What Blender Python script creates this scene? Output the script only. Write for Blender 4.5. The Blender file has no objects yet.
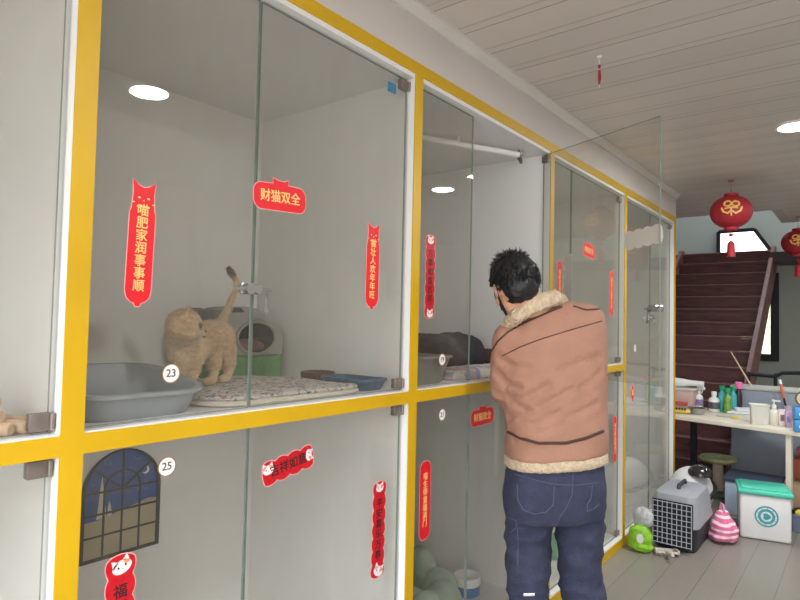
import bpy, bmesh, math, random
import numpy as np
from mathutils import Vector, Matrix, noise
from mathutils.bvhtree import BVHTree
random.seed(7)
S = bpy.context.scene
COL = S.collection
PI = math.pi

# ------------------------------------------------------------------ camera
FOC = 593.7
YAW, PITCH, ROLL = map(math.radians, (38.275, 2.17, 1.242))
EYE = Vector((0, 0, 1.42))
F = Vector((math.cos(YAW)*math.cos(PITCH), math.sin(YAW)*math.cos(PITCH), math.sin(PITCH)))
R0 = Vector((math.sin(YAW), -math.cos(YAW), 0))
U0 = R0.cross(F)
RV = math.cos(ROLL)*R0 + math.sin(ROLL)*U0
UV = -math.sin(ROLL)*R0 + math.cos(ROLL)*U0
cd = bpy.data.cameras.new('camera'); cam = bpy.data.objects.new('camera', cd); COL.objects.link(cam)
cd.sensor_width = 36; cd.lens = 36*FOC/800; cd.clip_start = .02; cd.clip_end = 200
cam.matrix_world = Matrix(((RV.x, UV.x, -F.x, EYE.x), (RV.y, UV.y, -F.y, EYE.y), (RV.z, UV.z, -F.z, EYE.z), (0, 0, 0, 1)))
S.camera = cam
def ray(x, y): return F + RV*((x-400)/FOC) - UV*((y-300)/FOC)
def at(x, y, d): return EYE + ray(x, y)*d
def onz(x, y, z):
    r = ray(x, y); return EYE + r*((z-EYE.z)/r.z)
def ony(x, y, Y):
    r = ray(x, y); return EYE + r*(Y/r.y)
def onx(x, y, X):
    r = ray(x, y); return EYE + r*(X/r.x)

S.view_settings.view_transform = 'Standard'
S.view_settings.look = 'None'
S.view_settings.gamma = 1
S.view_settings.use_curve_mapping = False
S.view_settings.exposure = 0.86
S.cycles.transparent_max_bounces = 40
S.cycles.max_bounces = 10
S.cycles.diffuse_bounces = 6
S.cycles.sample_clamp_indirect = 6

# ------------------------------------------------------------------ materials
def lin(c):
    return tuple(((v/255)/12.92 if v/255 <= .04045 else ((v/255+.055)/1.055)**2.4) for v in c)
class NT:
    def __init__(s, name):
        s.m = bpy.data.materials.new(name); s.m.use_nodes = True
        s.t = s.m.node_tree; s.t.nodes.clear()
        s.out = s.n('ShaderNodeOutputMaterial')
    def n(s, ty, **kw):
        nd = s.t.nodes.new(ty)
        for k, v in kw.items(): setattr(nd, k, v)
        return nd
    def l(s, a, b): s.t.links.new(a, b)
def setin(nd, **kw):
    for k, v in kw.items(): nd.inputs[k.replace('_', ' ')].default_value = v
MATS = {}
def mat(name, rgb, rough=.6, var=.06, scale=8, bump=0, bscale=150, metal=0, rgb2=None, spec=.5, coat=0, sheen=0, stretch=None):
    if name in MATS: return MATS[name]
    g = NT(name); b = g.n('ShaderNodeBsdfPrincipled')
    g.l(b.outputs[0], g.out.inputs[0])
    tc = g.n('ShaderNodeTexCoord'); src = tc.outputs['Object']
    if stretch:
        mp = g.n('ShaderNodeMapping'); mp.inputs['Scale'].default_value = stretch
        g.l(src, mp.inputs[0]); src = mp.outputs[0]
    no = g.n('ShaderNodeTexNoise'); setin(no, Scale=scale, Detail=4.0); g.l(src, no.inputs['Vector'])
    c = lin(rgb)
    rp = g.n('ShaderNodeValToRGB')
    if rgb2: a, d = c, lin(rgb2)
    else: a, d = tuple(v*(1-var) for v in c), tuple(min(1, v*(1+var)) for v in c)
    rp.color_ramp.elements[0].position = .35; rp.color_ramp.elements[1].position = .65
    rp.color_ramp.elements[0].color = (*a, 1); rp.color_ramp.elements[1].color = (*d, 1)
    g.l(no.outputs['Fac'], rp.inputs[0]); g.l(rp.outputs[0], b.inputs['Base Color'])
    b.inputs['Roughness'].default_value = rough; b.inputs['Metallic'].default_value = metal
    b.inputs['Specular IOR Level'].default_value = spec
    b.inputs['Coat Weight'].default_value = coat
    if sheen: b.inputs['Sheen Weight'].default_value = sheen
    if bump:
        n2 = g.n('ShaderNodeTexNoise'); setin(n2, Scale=bscale, Detail=3.0); g.l(src, n2.inputs['Vector'])
        bp = g.n('ShaderNodeBump'); setin(bp, Strength=bump, Distance=.01)
        g.l(n2.outputs['Fac'], bp.inputs['Height']); g.l(bp.outputs[0], b.inputs['Normal'])
    MATS[name] = g.m
    return g.m
def glass_mat(name, tint, ior=1.5, haze=.0, hazecol=(200, 200, 190)):
    g = NT(name)
    tr = g.n('ShaderNodeBsdfTransparent'); tr.inputs[0].default_value = (*tint, 1)
    gl = g.n('ShaderNodeBsdfGlossy'); gl.inputs['Roughness'].default_value = 0.0
    lw = g.n('ShaderNodeLayerWeight'); pw = g.n('ShaderNodeMath', operation='POWER'); pw.inputs[1].default_value = 5.0; g.l(lw.outputs['Facing'], pw.inputs[0])
    f0 = ((ior-1)/(ior+1))**2; fr = g.n('ShaderNodeMath', operation='MULTIPLY_ADD'); fr.inputs[1].default_value = 1-f0; fr.inputs[2].default_value = f0; g.l(pw.outputs[0], fr.inputs[0])
    mx = g.n('ShaderNodeMixShader'); g.l(fr.outputs[0], mx.inputs[0]); g.l(tr.outputs[0], mx.inputs[1]); g.l(gl.outputs[0], mx.inputs[2])
    last = mx
    if haze:
        df = g.n('ShaderNodeBsdfDiffuse'); df.inputs[0].default_value = (*lin(hazecol), 1)
        tc = g.n('ShaderNodeTexCoord'); mp = g.n('ShaderNodeMapping'); mp.inputs['Scale'].default_value = (1.2, 1.2, .5); mp.inputs['Rotation'].default_value = (0, .9, 0)
        g.l(tc.outputs['Object'], mp.inputs[0])
        no = g.n('ShaderNodeTexNoise'); setin(no, Scale=4.0, Detail=8.0, Roughness=.65, Distortion=1.0); g.l(mp.outputs[0], no.inputs['Vector'])
        rp = g.n('ShaderNodeValToRGB'); rp.color_ramp.elements[0].position = .3; rp.color_ramp.elements[1].position = .85
        rp.color_ramp.elements[0].color = (haze*.35,)*3+(1,); rp.color_ramp.elements[1].color = (haze*1.8,)*3+(1,)
        g.l(no.outputs['Fac'], rp.inputs[0])
        m2 = g.n('ShaderNodeMixShader'); g.l(rp.outputs[0], m2.inputs[0]); g.l(mx.outputs[0], m2.inputs[1]); g.l(df.outputs[0], m2.inputs[2])
        last = m2
    g.l(last.outputs[0], g.out.inputs[0])
    MATS[name] = g.m; return g.m
def emit(name, rgb, s):
    g = NT(name); e = g.n('ShaderNodeEmission'); e.inputs[0].default_value = (*lin(rgb), 1); e.inputs[1].default_value = s
    g.l(e.outputs[0], g.out.inputs[0]); MATS[name] = g.m; return g.m
def groove_mat(name, rgb, axis, period, width, dark, rough=.5, second=None, grain=None):
    """boards along one axis with dark joints every `period`"""
    g = NT(name); b = g.n('ShaderNodeBsdfPrincipled'); g.l(b.outputs[0], g.out.inputs[0]); b.inputs['Roughness'].default_value = rough
    tc = g.n('ShaderNodeTexCoord'); sp = g.n('ShaderNodeSeparateXYZ'); g.l(tc.outputs['Object'], sp.inputs[0])
    def joint(off, per, w):
        a = g.n('ShaderNodeMath', operation='ADD'); a.inputs[1].default_value = off+50; g.l(sp.outputs[axis], a.inputs[0])
        d = g.n('ShaderNodeMath', operation='DIVIDE'); d.inputs[1].default_value = per; g.l(a.outputs[0], d.inputs[0])
        f = g.n('ShaderNodeMath', operation='FRACT'); g.l(d.outputs[0], f.inputs[0])
        c = g.n('ShaderNodeMath', operation='LESS_THAN'); c.inputs[1].default_value = w/per; g.l(f.outputs[0], c.inputs[0])
        fl = g.n('ShaderNodeMath', operation='FLOOR'); g.l(d.outputs[0], fl.inputs[0])
        return c.outputs[0], fl.outputs[0]
    j, idx = joint(0, period, width)
    wn = g.n('ShaderNodeTexWhiteNoise', noise_dimensions='1D'); g.l(idx, wn.inputs['W'])
    c = lin(rgb)
    no = g.n('ShaderNodeTexNoise'); setin(no, Scale=6.0, Detail=5.0)
    mp = g.n('ShaderNodeMapping'); mp.inputs['Scale'].default_value = grain or (1, 1, 1)
    g.l(tc.outputs['Object'], mp.inputs[0]); g.l(mp.outputs[0], no.inputs['Vector'])
    ad = g.n('ShaderNodeMath', operation='MULTIPLY_ADD'); ad.inputs[1].default_value = .5; g.l(wn.outputs['Value'], ad.inputs[0]); 
    hl = g.n('ShaderNodeMath', operation='MULTIPLY'); hl.inputs[1].default_value = .5; g.l(no.outputs['Fac'], hl.inputs[0]); g.l(hl.outputs[0], ad.inputs[2])
    rp = g.n('ShaderNodeValToRGB'); rp.color_ramp.elements[0].color = (*[v*.90 for v in c], 1); rp.color_ramp.elements[1].color = (*[min(1, v*1.08) for v in c], 1)
    g.l(ad.outputs[0], rp.inputs[0])
    mx = g.n('ShaderNodeMixRGB'); g.l(j, mx.inputs[0]); g.l(rp.outputs[0], mx.inputs[1]); mx.inputs[2].default_value = (*lin(dark), 1)
    last = mx.outputs[0]
    if second:
        off, w, c2 = second
        j2, _ = joint(off, period, w)
        m2 = g.n('ShaderNodeMixRGB'); g.l(j2, m2.inputs[0]); g.l(last, m2.inputs[1]); m2.inputs[2].default_value = (*lin(c2), 1); last = m2.outputs[0]
    g.l(last, b.inputs['Base Color'])
    bp = g.n('ShaderNodeBump'); setin(bp, Strength=.4, Distance=.004); bp.invert = True
    g.l(j, bp.inputs['Height']); g.l(bp.outputs[0], b.inputs['Normal'])
    MATS[name] = g.m; return g.m

# ------------------------------------------------------------------ mesh builder
class B:
    def __init__(s): s.bm = bmesh.new()
    def _add(s, vs, fs, M=None):
        v = [s.bm.verts.new((M @ Vector(p)) if M is not None else Vector(p)) for p in vs]
        for f in fs:
            try: s.bm.faces.new([v[i] for i in f])
            except ValueError: pass
        return s
    def box(s, x0, x1, y0, y1, z0, z1, bev=0, M=None, seg=2):
        if bev <= 0:
            vs = [(x, y, z) for x in (x0, x1) for y in (y0, y1) for z in (z0, z1)]
            return s._add(vs, [(0, 1, 3, 2), (4, 6, 7, 5), (0, 4, 5, 1), (2, 3, 7, 6), (0, 2, 6, 4), (1, 5, 7, 3)], M)
        t = bmesh.new(); bmesh.ops.create_cube(t, size=1)
        for v in t.verts: v.co = Vector(((x0+x1)/2+v.co.x*(x1-x0), (y0+y1)/2+v.co.y*(y1-y0), (z0+z1)/2+v.co.z*(z1-z0)))
        bmesh.ops.bevel(t, geom=list(t.edges), offset=bev, segments=seg, affect='EDGES', profile=.5)
        t.verts.index_update()
        s._add([v.co.copy() for v in t.verts], [[v.index for v in f.verts] for f in t.faces], M); t.free(); return s
    def loft(s, rings, M=None, cap=True, closed=False):
        n = len(rings[0]); vs = [p for r in rings for p in r]; fs = []
        m = len(rings)
        for i in range(m if closed else m-1):
            a, b = i*n, ((i+1) % m)*n
            for j in range(n): fs.append((a+j, a+(j+1) % n, b+(j+1) % n, b+j))
        if cap and not closed: fs += [tuple(range(n-1, -1, -1)), tuple(range((m-1)*n, m*n))]
        return s._add(vs, fs, M)
    def tube(s, pts, r, n=8, M=None, cap=True, closed=False):
        pts = [Vector(p) for p in pts]; k = len(pts)
        rr = list(r) if isinstance(r, (list, tuple)) else [r]*k
        rings = []; nrm = None
        for i, p in enumerate(pts):
            a = pts[(i-1) % k] if (closed or i > 0) else p; c = pts[(i+1) % k] if (closed or i < k-1) else p
            t = (c-a).normalized()
            if nrm is None:
                nrm = t.orthogonal().normalized()
            nrm = (nrm - t*nrm.dot(t)).normalized(); bn = t.cross(nrm)
            rings.append([p+rr[i]*(math.cos(2*PI*j/n)*nrm+math.sin(2*PI*j/n)*bn) for j in range(n)])
        return s.loft(rings, M, cap, closed)
    def cyl(s, p0, p1, r0, r1=None, n=16, M=None): return s.tube([p0, p1], [r0, r0 if r1 is None else r1], n, M)
    def cap(s, p0, p1, r0, r1, n=14, M=None):
        """capsule with round ends"""
        p0, p1 = Vector(p0), Vector(p1); d = (p1-p0).normalized(); pts, rs = [], []
        for a in (80, 55, 28): pts.append(p0-d*r0*math.sin(math.radians(a))); rs.append(r0*math.cos(math.radians(a)))
        for q in (0, .33, .66, 1): pts.append(p0.lerp(p1, q)); rs.append(r0+(r1-r0)*q)
        for a in (28, 55, 80): pts.append(p1+d*r1*math.sin(math.radians(a))); rs.append(r1*math.cos(math.radians(a)))
        return s.tube(pts, rs, n, M)
    def ell(s, c, rx, ry, rz, M3=None, u=20, v=12):
        c = Vector(c); rings = []
        for i in range(1, v):
            t = PI*i/v
            ring = []
            for j in range(u):
                q = Vector((rx*math.sin(t)*math.cos(2*PI*j/u), ry*math.sin(t)*math.sin(2*PI*j/u), -rz*math.cos(t)))
                ring.append(c+(M3 @ q if M3 is not None else q))
            rings.append(ring)
        return s.loft(rings)
    def lathe(s, prof, c=(0, 0, 0), n=24, M=None, cap=True, sx=1, sy=1):
        c = Vector(c)
        return s.loft([[c+Vector((r*sx*math.cos(2*PI*j/n), r*sy*math.sin(2*PI*j/n), z)) for j in range(n)] for r, z in prof], M, cap)
    def prism(s, ol, t0, t1, M=None):
        """2-D outline (u, v) as (x, z), thickness along y"""
        return s.loft([[(u, t1, v) for u, v in ol], [(u, t0, v) for u, v in ol]], M)
    def poly(s, ps, M=None): return s._add(ps, [tuple(range(len(ps)))], M)
    def holed(s, out, inn, t0, t1, M=None):
        """frame between two outlines of equal length"""
        return s.loft([[(u, t0, v) for u, v in out], [(u, t1, v) for u, v in out], [(u, t1, v) for u, v in inn], [(u, t0, v) for u, v in inn]], M, closed=True)

def origin(o):
    p = Vector((0, 0, 0))
    return o.matrix_world.translation.copy() if o else p
WORLD = {}
def wm(o): return WORLD.get(o.name, Matrix.Identity(4))
def link(name, me, parent=None, local=False, M=None):
    o = bpy.data.objects.new(name, me); COL.objects.link(o)
    if parent is not None:
        o.parent = parent
        if not local:
            me.transform(wm(parent).inverted())
        WORLD[o.name] = wm(parent).copy()
    elif M is not None:
        o.matrix_world = M; WORLD[o.name] = M.copy()
    return o
def put(name, b, m, parent=None, local=False, smooth=True, ang=40, M=None, base=None):
    bm = b.bm if isinstance(b, B) else b
    bmesh.ops.remove_doubles(bm, verts=bm.verts, dist=1e-6)
    bmesh.ops.recalc_face_normals(bm, faces=bm.faces)
    me = bpy.data.meshes.new(name); bm.to_mesh(me); bm.free()
    if smooth:
        me.polygons.foreach_set('use_smooth', [True]*len(me.polygons)); me.set_sharp_from_angle(angle=math.radians(ang))
    if m: me.materials.append(m)
    if base is not None and parent is None:
        M = Matrix.Translation(base); me.transform(M.inverted())
    return link(name, me, parent, local, M)
def root(name, loc, M=None):
    o = bpy.data.objects.new(name, None); COL.objects.link(o); o.empty_display_size = .05
    mw = M.copy() if M is not None else Matrix.Translation(Vector(loc))
    o.matrix_world = mw; WORLD[o.name] = mw
    return o
def tag(o, label=None, cat=None, group=None, kind=None):
    if label: o['label'] = label
    if cat: o['category'] = cat
    if group: o['group'] = group
    if kind: o['kind'] = kind
    return o
def struct(name, b, m, smooth=False, label=None):
    o = put(name, b, m, smooth=smooth); o['kind'] = 'structure'
    if label: o['label'] = label
    return o
def fuse(name, b, m, parent, voxel, smooth=4, fn=None, fac=.5):
    """weld overlapping shapes into one continuous skin"""
    bm = b.bm; bmesh.ops.recalc_face_normals(bm, faces=bm.faces)
    me = bpy.data.meshes.new('tmp'); bm.to_mesh(me); bm.free()
    t = bpy.data.objects.new('tmp', me); COL.objects.link(t)
    r = t.modifiers.new('r', 'REMESH'); r.mode = 'VOXEL'; r.voxel_size = voxel
    if smooth:
        sm = t.modifiers.new('s', 'SMOOTH'); sm.iterations = smooth; sm.factor = fac
    dg = bpy.context.evaluated_depsgraph_get(); dg.update()
    out = bpy.data.meshes.new_from_object(t.evaluated_get(dg)); bpy.data.objects.remove(t); bpy.data.meshes.remove(me)
    out.name = name
    if fn: fn(out)
    out.polygons.foreach_set('use_smooth', [True]*len(out.polygons))
    out.materials.clear(); out.materials.append(m)
    return link(name, out, parent)
def text(name, body, size, m, parent, Mloc, bold=.0, ext=.0004, line=.95, width=1.0):
    cu = bpy.data.curves.new(name, 'FONT'); cu.body = body; cu.size = size; cu.align_x = 'CENTER'; cu.align_y = 'CENTER'
    cu.extrude = ext; cu.offset = bold; cu.space_line = line; cu.resolution_u = 3
    t = bpy.data.objects.new('tmp', cu); COL.objects.link(t)
    dg = bpy.context.evaluated_depsgraph_get(); dg.update()
    me = bpy.data.meshes.new_from_object(t.evaluated_get(dg)); bpy.data.objects.remove(t); bpy.data.curves.remove(cu)
    me.name = name
    me.transform(Mloc @ Matrix.Diagonal((width, 1, 1, 1)))   # text lies in local XY
    me.materials.clear(); me.materials.append(m)
    o = link(name, me, parent, local=True); return o
def T(x, y, z): return Matrix.Translation((x, y, z))
def RX(a): return Matrix.Rotation(a, 4, 'X')
def RY(a): return Matrix.Rotation(a, 4, 'Y')
def RZ(a): return Matrix.Rotation(a, 4, 'Z')
def ellipse(cu, cv, a, b, n=24, t0=0, t1=2*PI): return [(cu+a*math.cos(t0+(t1-t0)*i/n), cv+b*math.sin(t0+(t1-t0)*i/n)) for i in range(n)]
def rrect(u0, u1, v0, v1, r, n=5):
    p = []
    for cu, cv, a in ((u1-r, v1-r, 0), (u0+r, v1-r, 90), (u0+r, v0+r, 180), (u1-r, v0+r, 270)):
        for i in range(n+1):
            t = math.radians(a+90*i/n); p.append((cu+r*math.cos(t), cv+r*math.sin(t)))
    return p

# materials of the room
m_yellow = mat('yellow_paint', (204, 162, 0), .45, .04, 5)
m_board = mat('white_board', (226, 225, 222), .5, .02, 2)
m_wall = mat('white_wall', (200, 193, 187), .8, .03, 1.5, bump=.05, bscale=60)
m_farwall = mat('grey_green_wall', (178, 184, 172), .8, .04, 1.2)
m_ceil = groove_mat('ceiling_boards', (206, 198, 190), 0, .206, .004, (120, 114, 108), .38, second=(.05, .012, (188, 181, 172)))
m_floor = groove_mat('floor_planks', (134, 128, 118), 1, .18, .003, (96, 90, 84), .32, grain=(.6, 6, 1))
m_glass = glass_mat('cage_glass', (.944, .942, .926), 1.5, haze=.035, hazecol=(180, 172, 150))
m_chrome = mat('chrome', (210, 210, 212), .12, .02, 4, metal=1)
m_hinge = mat('hinge_metal', (132, 122, 116), .38, .12, 30, metal=.6)
m_red = mat('sticker_red', (222, 20, 32), .5, .05, 40)
m_dred = mat('sticker_dark_red', (196, 12, 30), .4, .12, 60)
m_pinkedge = mat('sticker_edge', (240, 170, 165), .5, .03, 30)
m_gold = mat('sticker_gold', (240, 200, 120), .5, .08, 60)
m_black = mat('black_plastic', (22, 22, 24), .45, .1, 20)
m_white = mat('white_plastic', (232, 231, 226), .4, .02, 8)
m_backing = mat('white_sticker_backing', (246, 244, 238), .6, .02, 30)
_t = m_backing.node_tree; _p = [n for n in _t.nodes if n.type == 'BSDF_PRINCIPLED'][0]; _o = [n for n in _t.nodes if n.type == 'OUTPUT_MATERIAL'][0]
_tr = _t.nodes.new('ShaderNodeBsdfTranslucent'); _tr.inputs[0].default_value = (.9, .88, .85, 1); _mx = _t.nodes.new('ShaderNodeMixShader'); _mx.inputs[0].default_value = .4
_t.links.new(_p.outputs[0], _mx.inputs[1]); _t.links.new(_tr.outputs[0], _mx.inputs[2]); _t.links.new(_mx.outputs[0], _o.inputs[0])
m_wood = mat('stair_wood', (106, 62, 56), .45, .18, 5, rgb2=(80, 47, 45), stretch=(1, 1, 6))

D = 1.257         # front plane of the cage wall
GY = D+.030       # outer face of its glass
GT = .008
BK = D+.85        # back board
ZB, ZM0, ZM1, ZT0, ZT1 = .055, 1.139, 1.180, 2.306, 2.350
m_gedge = mat('glass_edge', (128, 140, 130), .25, .1, 20)
def glass_edges(o):
    o.data.materials.append(m_gedge)
    for p in o.data.polygons:
        if p.area < .03: p.material_index = 1
    return o
PX = [-.610, .563, 1.702, 2.850, 4.019, 5.294]      # right edges of the uprights
PW = .045
CEIL = 2.541

# ------------------------------------------------------------------ room shell
b = B(); b.box(-1.1, 10.2, -2.1, 3.0, -.08, 0); struct('floor', b, m_floor)
b = B(); b.box(-1.1, 6.45, -2.1, 2.40, CEIL, CEIL+.12); b.box(6.45, 7.2, -2.1, .62, CEIL, CEIL+.12); struct('ceiling', b, m_ceil)
b = B(); b.box(-1.0, 5.294, D, D+.03, ZT1, CEIL); b.box(-1.0, 5.34, BK+.03, BK+.16, 0, CEIL)
struct('wall_left', b, m_wall)
b = B(); b.box(5.25, 10.0, 2.40, 2.5, 0, 5.0); struct('wall_stairwell', b, mat('stairwell_wall', (150, 152, 164), .8, .03, 2))
b = B(); b.box(-1.1, 10.2, -2.2, -2.1, 0, 5.0); struct('wall_right', b, m_wall)
b = B(); b.box(6.3, 8.75, -2.2, 2.6, 5.0, 5.1); b.box(9.2, 10.2, -2.2, 2.6, 5.0, 5.1); b.box(6.45, 7.2, .62, .70, CEIL, 5.0); b.box(6.33, 6.45, .6, 2.4, CEIL+.12, 5.0); b.box(7.2, 7.28, -2.1, .70, CEIL, 5.0); struct('ceiling_upper_added', b, m_wall)  # unseen roof added against sky light; its gap is a made-up skylight
# far wall with an upper window (sloping head) and a tall narrow window beside the stairs
XW = 9.80
ua, ub, uz0, uz1 = 1.05, 1.73, 2.50, 2.86
la, lb, lz0, lz1 = 1.045, 1.50, 1.06, 2.16
b = B()
b.box(XW, XW+.15, -2.2, la, 0, 5.0)
b.box(XW, XW+.15, ub, 2.6, 0, 5.0)
b.box(XW, XW+.15, la, ub, 0, lz0); b.box(XW, XW+.15, lb, ub, lz0, lz1); b.box(XW, XW+.15, la, ub, lz1, uz0)
b.box(XW, XW+.15, la, ub, uz1, 5.0)
b.loft([[(XW, la, uz0), (XW, la, uz1), (XW, 1.27, uz1)], [(XW+.15, la, uz0), (XW+.15, la, uz1), (XW+.15, 1.27, uz1)]])
struct('wall_back', b, m_farwall)
m_pane = glass_mat('window_glass', (.97, .98, .98), 1.45)
m_frame = mat('black_window_frame', (26, 27, 30), .5, .1, 20)
w1 = root('window_1', (XW, 1.4, uz0)); tag(w1, kind='structure')
b = B(); t = .05
for q in ([(XW-.03, ub, uz0), (XW-.03, ub, uz1)], [(XW-.03, ub, uz0), (XW-.03, la, uz0)], [(XW-.03, ub, uz1), (XW-.03, 1.27, uz1)], [(XW-.03, 1.27, uz1), (XW-.03, la, uz0)]):
    b.cyl(q[0], q[1], t*.7, n=4)
put('window_frame', b, m_frame, w1)
b = B(); b.loft([[(x, la, uz0), (x, 1.27, uz1), (x, ub, uz1), (x, ub, uz0)] for x in (XW+.05, XW+.058)]); put('window_pane', b, m_pane, w1)
w2 = root('window_2', (XW, 1.2, lz0)); tag(w2, kind='structure')
b = B(); fo = [(la-.07, lz0-.07), (lb+.07, lz0-.07), (lb+.07, lz1+.07), (la-.07, lz1+.07)]; fi = [(la+.03, lz0+.03), (lb-.03, lz0+.03), (lb-.03, lz1-.03), (la+.03, lz1-.03)]
b.holed([(-u, v) for u, v in fo], [(-u, v) for u, v in fi], -.04, .04, M=T(XW-.01, 0, 0) @ RZ(-PI/2) )
put('window_frame', b, m_frame, w2, smooth=False)
b = B(); b.box(XW+.05, XW+.058, la, lb, lz0, lz1); put('window_pane', b, m_pane, w2)
# landing edge to the right of the stairs
b = B(); b.box(9.2, XW, -2.1, 1.03, 2.33, 2.46); struct('trim_1', b, mat('dark_beam', (52, 42, 42), .5, .1, 8))
b = B(); b.box(13.4, 13.6, -4, 7, -.02, 2.25); struct('wall_garden', b, mat('ivy_wall', (150, 150, 140), .9, .1, 2.2, rgb2=(196, 190, 150)))
# front of the shop: piers either side of the wide street opening, behind the camera
b = B(); b.box(-1.1, -1.0, -2.2, -1.95, 0, CEIL+.1); b.box(-1.1, -1.0, 1.15, 2.2, 0, CEIL+.1); b.box(-1.1, -1.0, -1.95, 1.15, 2.46, CEIL+.1); struct('wall_front', b, m_wall)
b = B()
pr = [(0, 0), (.035, 0), (.035, -.012), (.02, -.02), (.012, -.04), (0, -.04)]
b.loft([[(x, D-p, CEIL+q) for p, q in pr] for x in (-1.0, 5.294)]); struct('trim_2', b, mat('white_cornice', (214, 209, 202), .5, .02, 3))
b = B(); b.box(-14, -1.1, -12, 12, -.1, -.02); struct('ground', b, mat('pavement', (130, 124, 117), .8, .08, 3))
b = B(); b.box(10.2, 30, -9, 12, -.1, -.02); struct('ground.001', b, mat('pavement', (150, 148, 144)))

# ------------------------------------------------------------------ cage wall
cage = root('cage_cabinet', (PX[0], D, 0))
tag(cage, 'long wall of glass-fronted cat cages edged with yellow paint', 'cage cabinet')
for i, x in enumerate(PX):
    b = B(); b.box(x-PW, x, D, D+.004, 0, ZT1); put('yellow_upright', b, m_yellow, cage, smooth=False)
    b = B(); b.box(x-PW, x, D+.0042, BK, 0, ZT1); put('partition_panel', b, m_board, cage, smooth=False)
for i in range(5):
    x0, x1 = PX[i], PX[i+1]-PW
    b = B(); b.box(x0, x1, D, D+.004, ZT0, ZT1); put('yellow_rail', b, m_yellow, cage, smooth=False)
    b = B(); b.box(x0, x1, D, D+.004, 0, ZB); put('yellow_rail', b, m_yellow, cage, smooth=False)
    b = B(); b.box(x0, x1, D+.0042, BK, ZT0-.016, ZT1); put('top_panel', b, m_board, cage, smooth=False)
    b = B(); b.box(x0, x1, D+.0042, BK, .0, ZB+.008); put('floor_panel', b, m_board, cage, smooth=False)
    b = B(); b.box(x0, x1, BK, BK+.018, 0, ZT1); put('back_panel', b, m_board, cage, smooth=False)
    if i < 4:
        b = B(); b.box(x0, x1, D, D+.004, ZM0, ZM1); put('yellow_rail', b, m_yellow, cage, smooth=False)
        b = B(); b.box(x0, x1, D+.0042, BK, ZM0+.004, ZM1+.003); put('shelf_panel', b, m_board, cage, smooth=False)
SH = ZM1+.003     # upper cage floor
FL = ZB+.008      # lower cage floor
SEAM = [-.12, .998, 2.105, 3.15, 4.67]
def hinge_clip(door, x, z, M=None):
    b = B(); b.box(x-.036, x+.006, GY-.006, GY+GT+.006, z-.017, z+.017, .0015, M=M)
    b.cyl((x+.005, GY-.006, z-.016), (x+.005, GY-.006, z+.016), .005, n=10, M=M)
    put('hinge_clip', b, m_hinge, door)
def cam_lock(door, x, z, M=None):
    b = B()
    b.cyl((x-.006, GY-.030, z), (x-.006, GY+GT+.004, z), .015, n=20, M=M)
    b.box(x-.02, x+.035, GY-.008, GY-.0015, z-.014, z+.014, .002, M=M)
    b.cyl((x+.022, GY-.024, z), (x+.022, GY-.004, z), .012, n=18, M=M)
    l = put('lock', b, m_chrome, door)
    b = B(); b.box(x+.028, x+.066, GY-.022, GY-.018, z-.004, z+.004, .0015, M=M); b.box(x+.048, x+.054, GY-.022, GY-.019, z-.050, z-.004, .001, M=M)
    b.lathe([(.004, -.001), (.008, -.001), (.008, .001), (.004, .001)], n=14, M=(M or Matrix.Identity(4)) @ T(x+.051, GY-.0205, z-.055) @ RX(PI/2))
    put('key', b, m_chrome, l)
DOORX = PX[3]-PW-.012
ANG = math.radians(67)
MD = T(DOORX, GY, 0) @ RZ(ANG) @ T(-DOORX, -GY, 0)      # the open door swings about its right edge
for i in range(5):
    x0, x1 = PX[i]+.003, PX[i+1]-PW-.012
    lv = [(SH+.004, ZT0-.022), (FL+.004, ZM0-.002)] if i < 4 else [(FL+.004, ZT0-.022)]
    for k, (z0, z1) in enumerate(lv):
        b = B(); b.box(x0, SEAM[i]-.003, GY, GY+GT, z0, z1); glass_edges(put('fixed_glass_pane', b, m_glass, cage, smooth=False))
        M = MD if (i == 2 and k == 0) else None
        b = B(); b.box(SEAM[i]+.003, x1, GY, GY+GT, z0, z1, M=M); d = glass_edges(put('glass_door', b, m_glass, cage, smooth=False))
        for z in (z0+.021, z1-.022): hinge_clip(d, x1, z, M)
        if k == 0: cam_lock(d, SEAM[i]-.022 if M is None else SEAM[i]+.03, 1.50, M)
# water pipe with a valve under the ceiling of the open cage
pp = root('water_pipe', (1.75, 1.77, 2.24))
tag(pp, 'thin white pipe under the ceiling inside the open cage', 'pipe')
b = B(); b.tube([(1.75, 1.77, 2.255), (2.15, 1.565, 2.255), (2.60, 1.335, 2.250)], .014, 12); put('pipe', b, m_white, pp)
b = B(); b.tube([(2.60, 1.335, 2.25), (2.63, 1.345, 2.245), (2.62, 1.33, 2.215)], [.011, .012, .008], 10); b.box(2.60, 2.635, 1.326, 1.34, 2.25, 2.275, .003); put('valve', b, m_hinge, pp)
for bx_, by_ in ((2.30, 1.489), (1.95, 1.668)): b = B(); b.cyl((bx_, by_, 2.262), (bx_, by_, ZT0-.0165), .007, n=8); put('bracket', b, m_white, pp)

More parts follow.
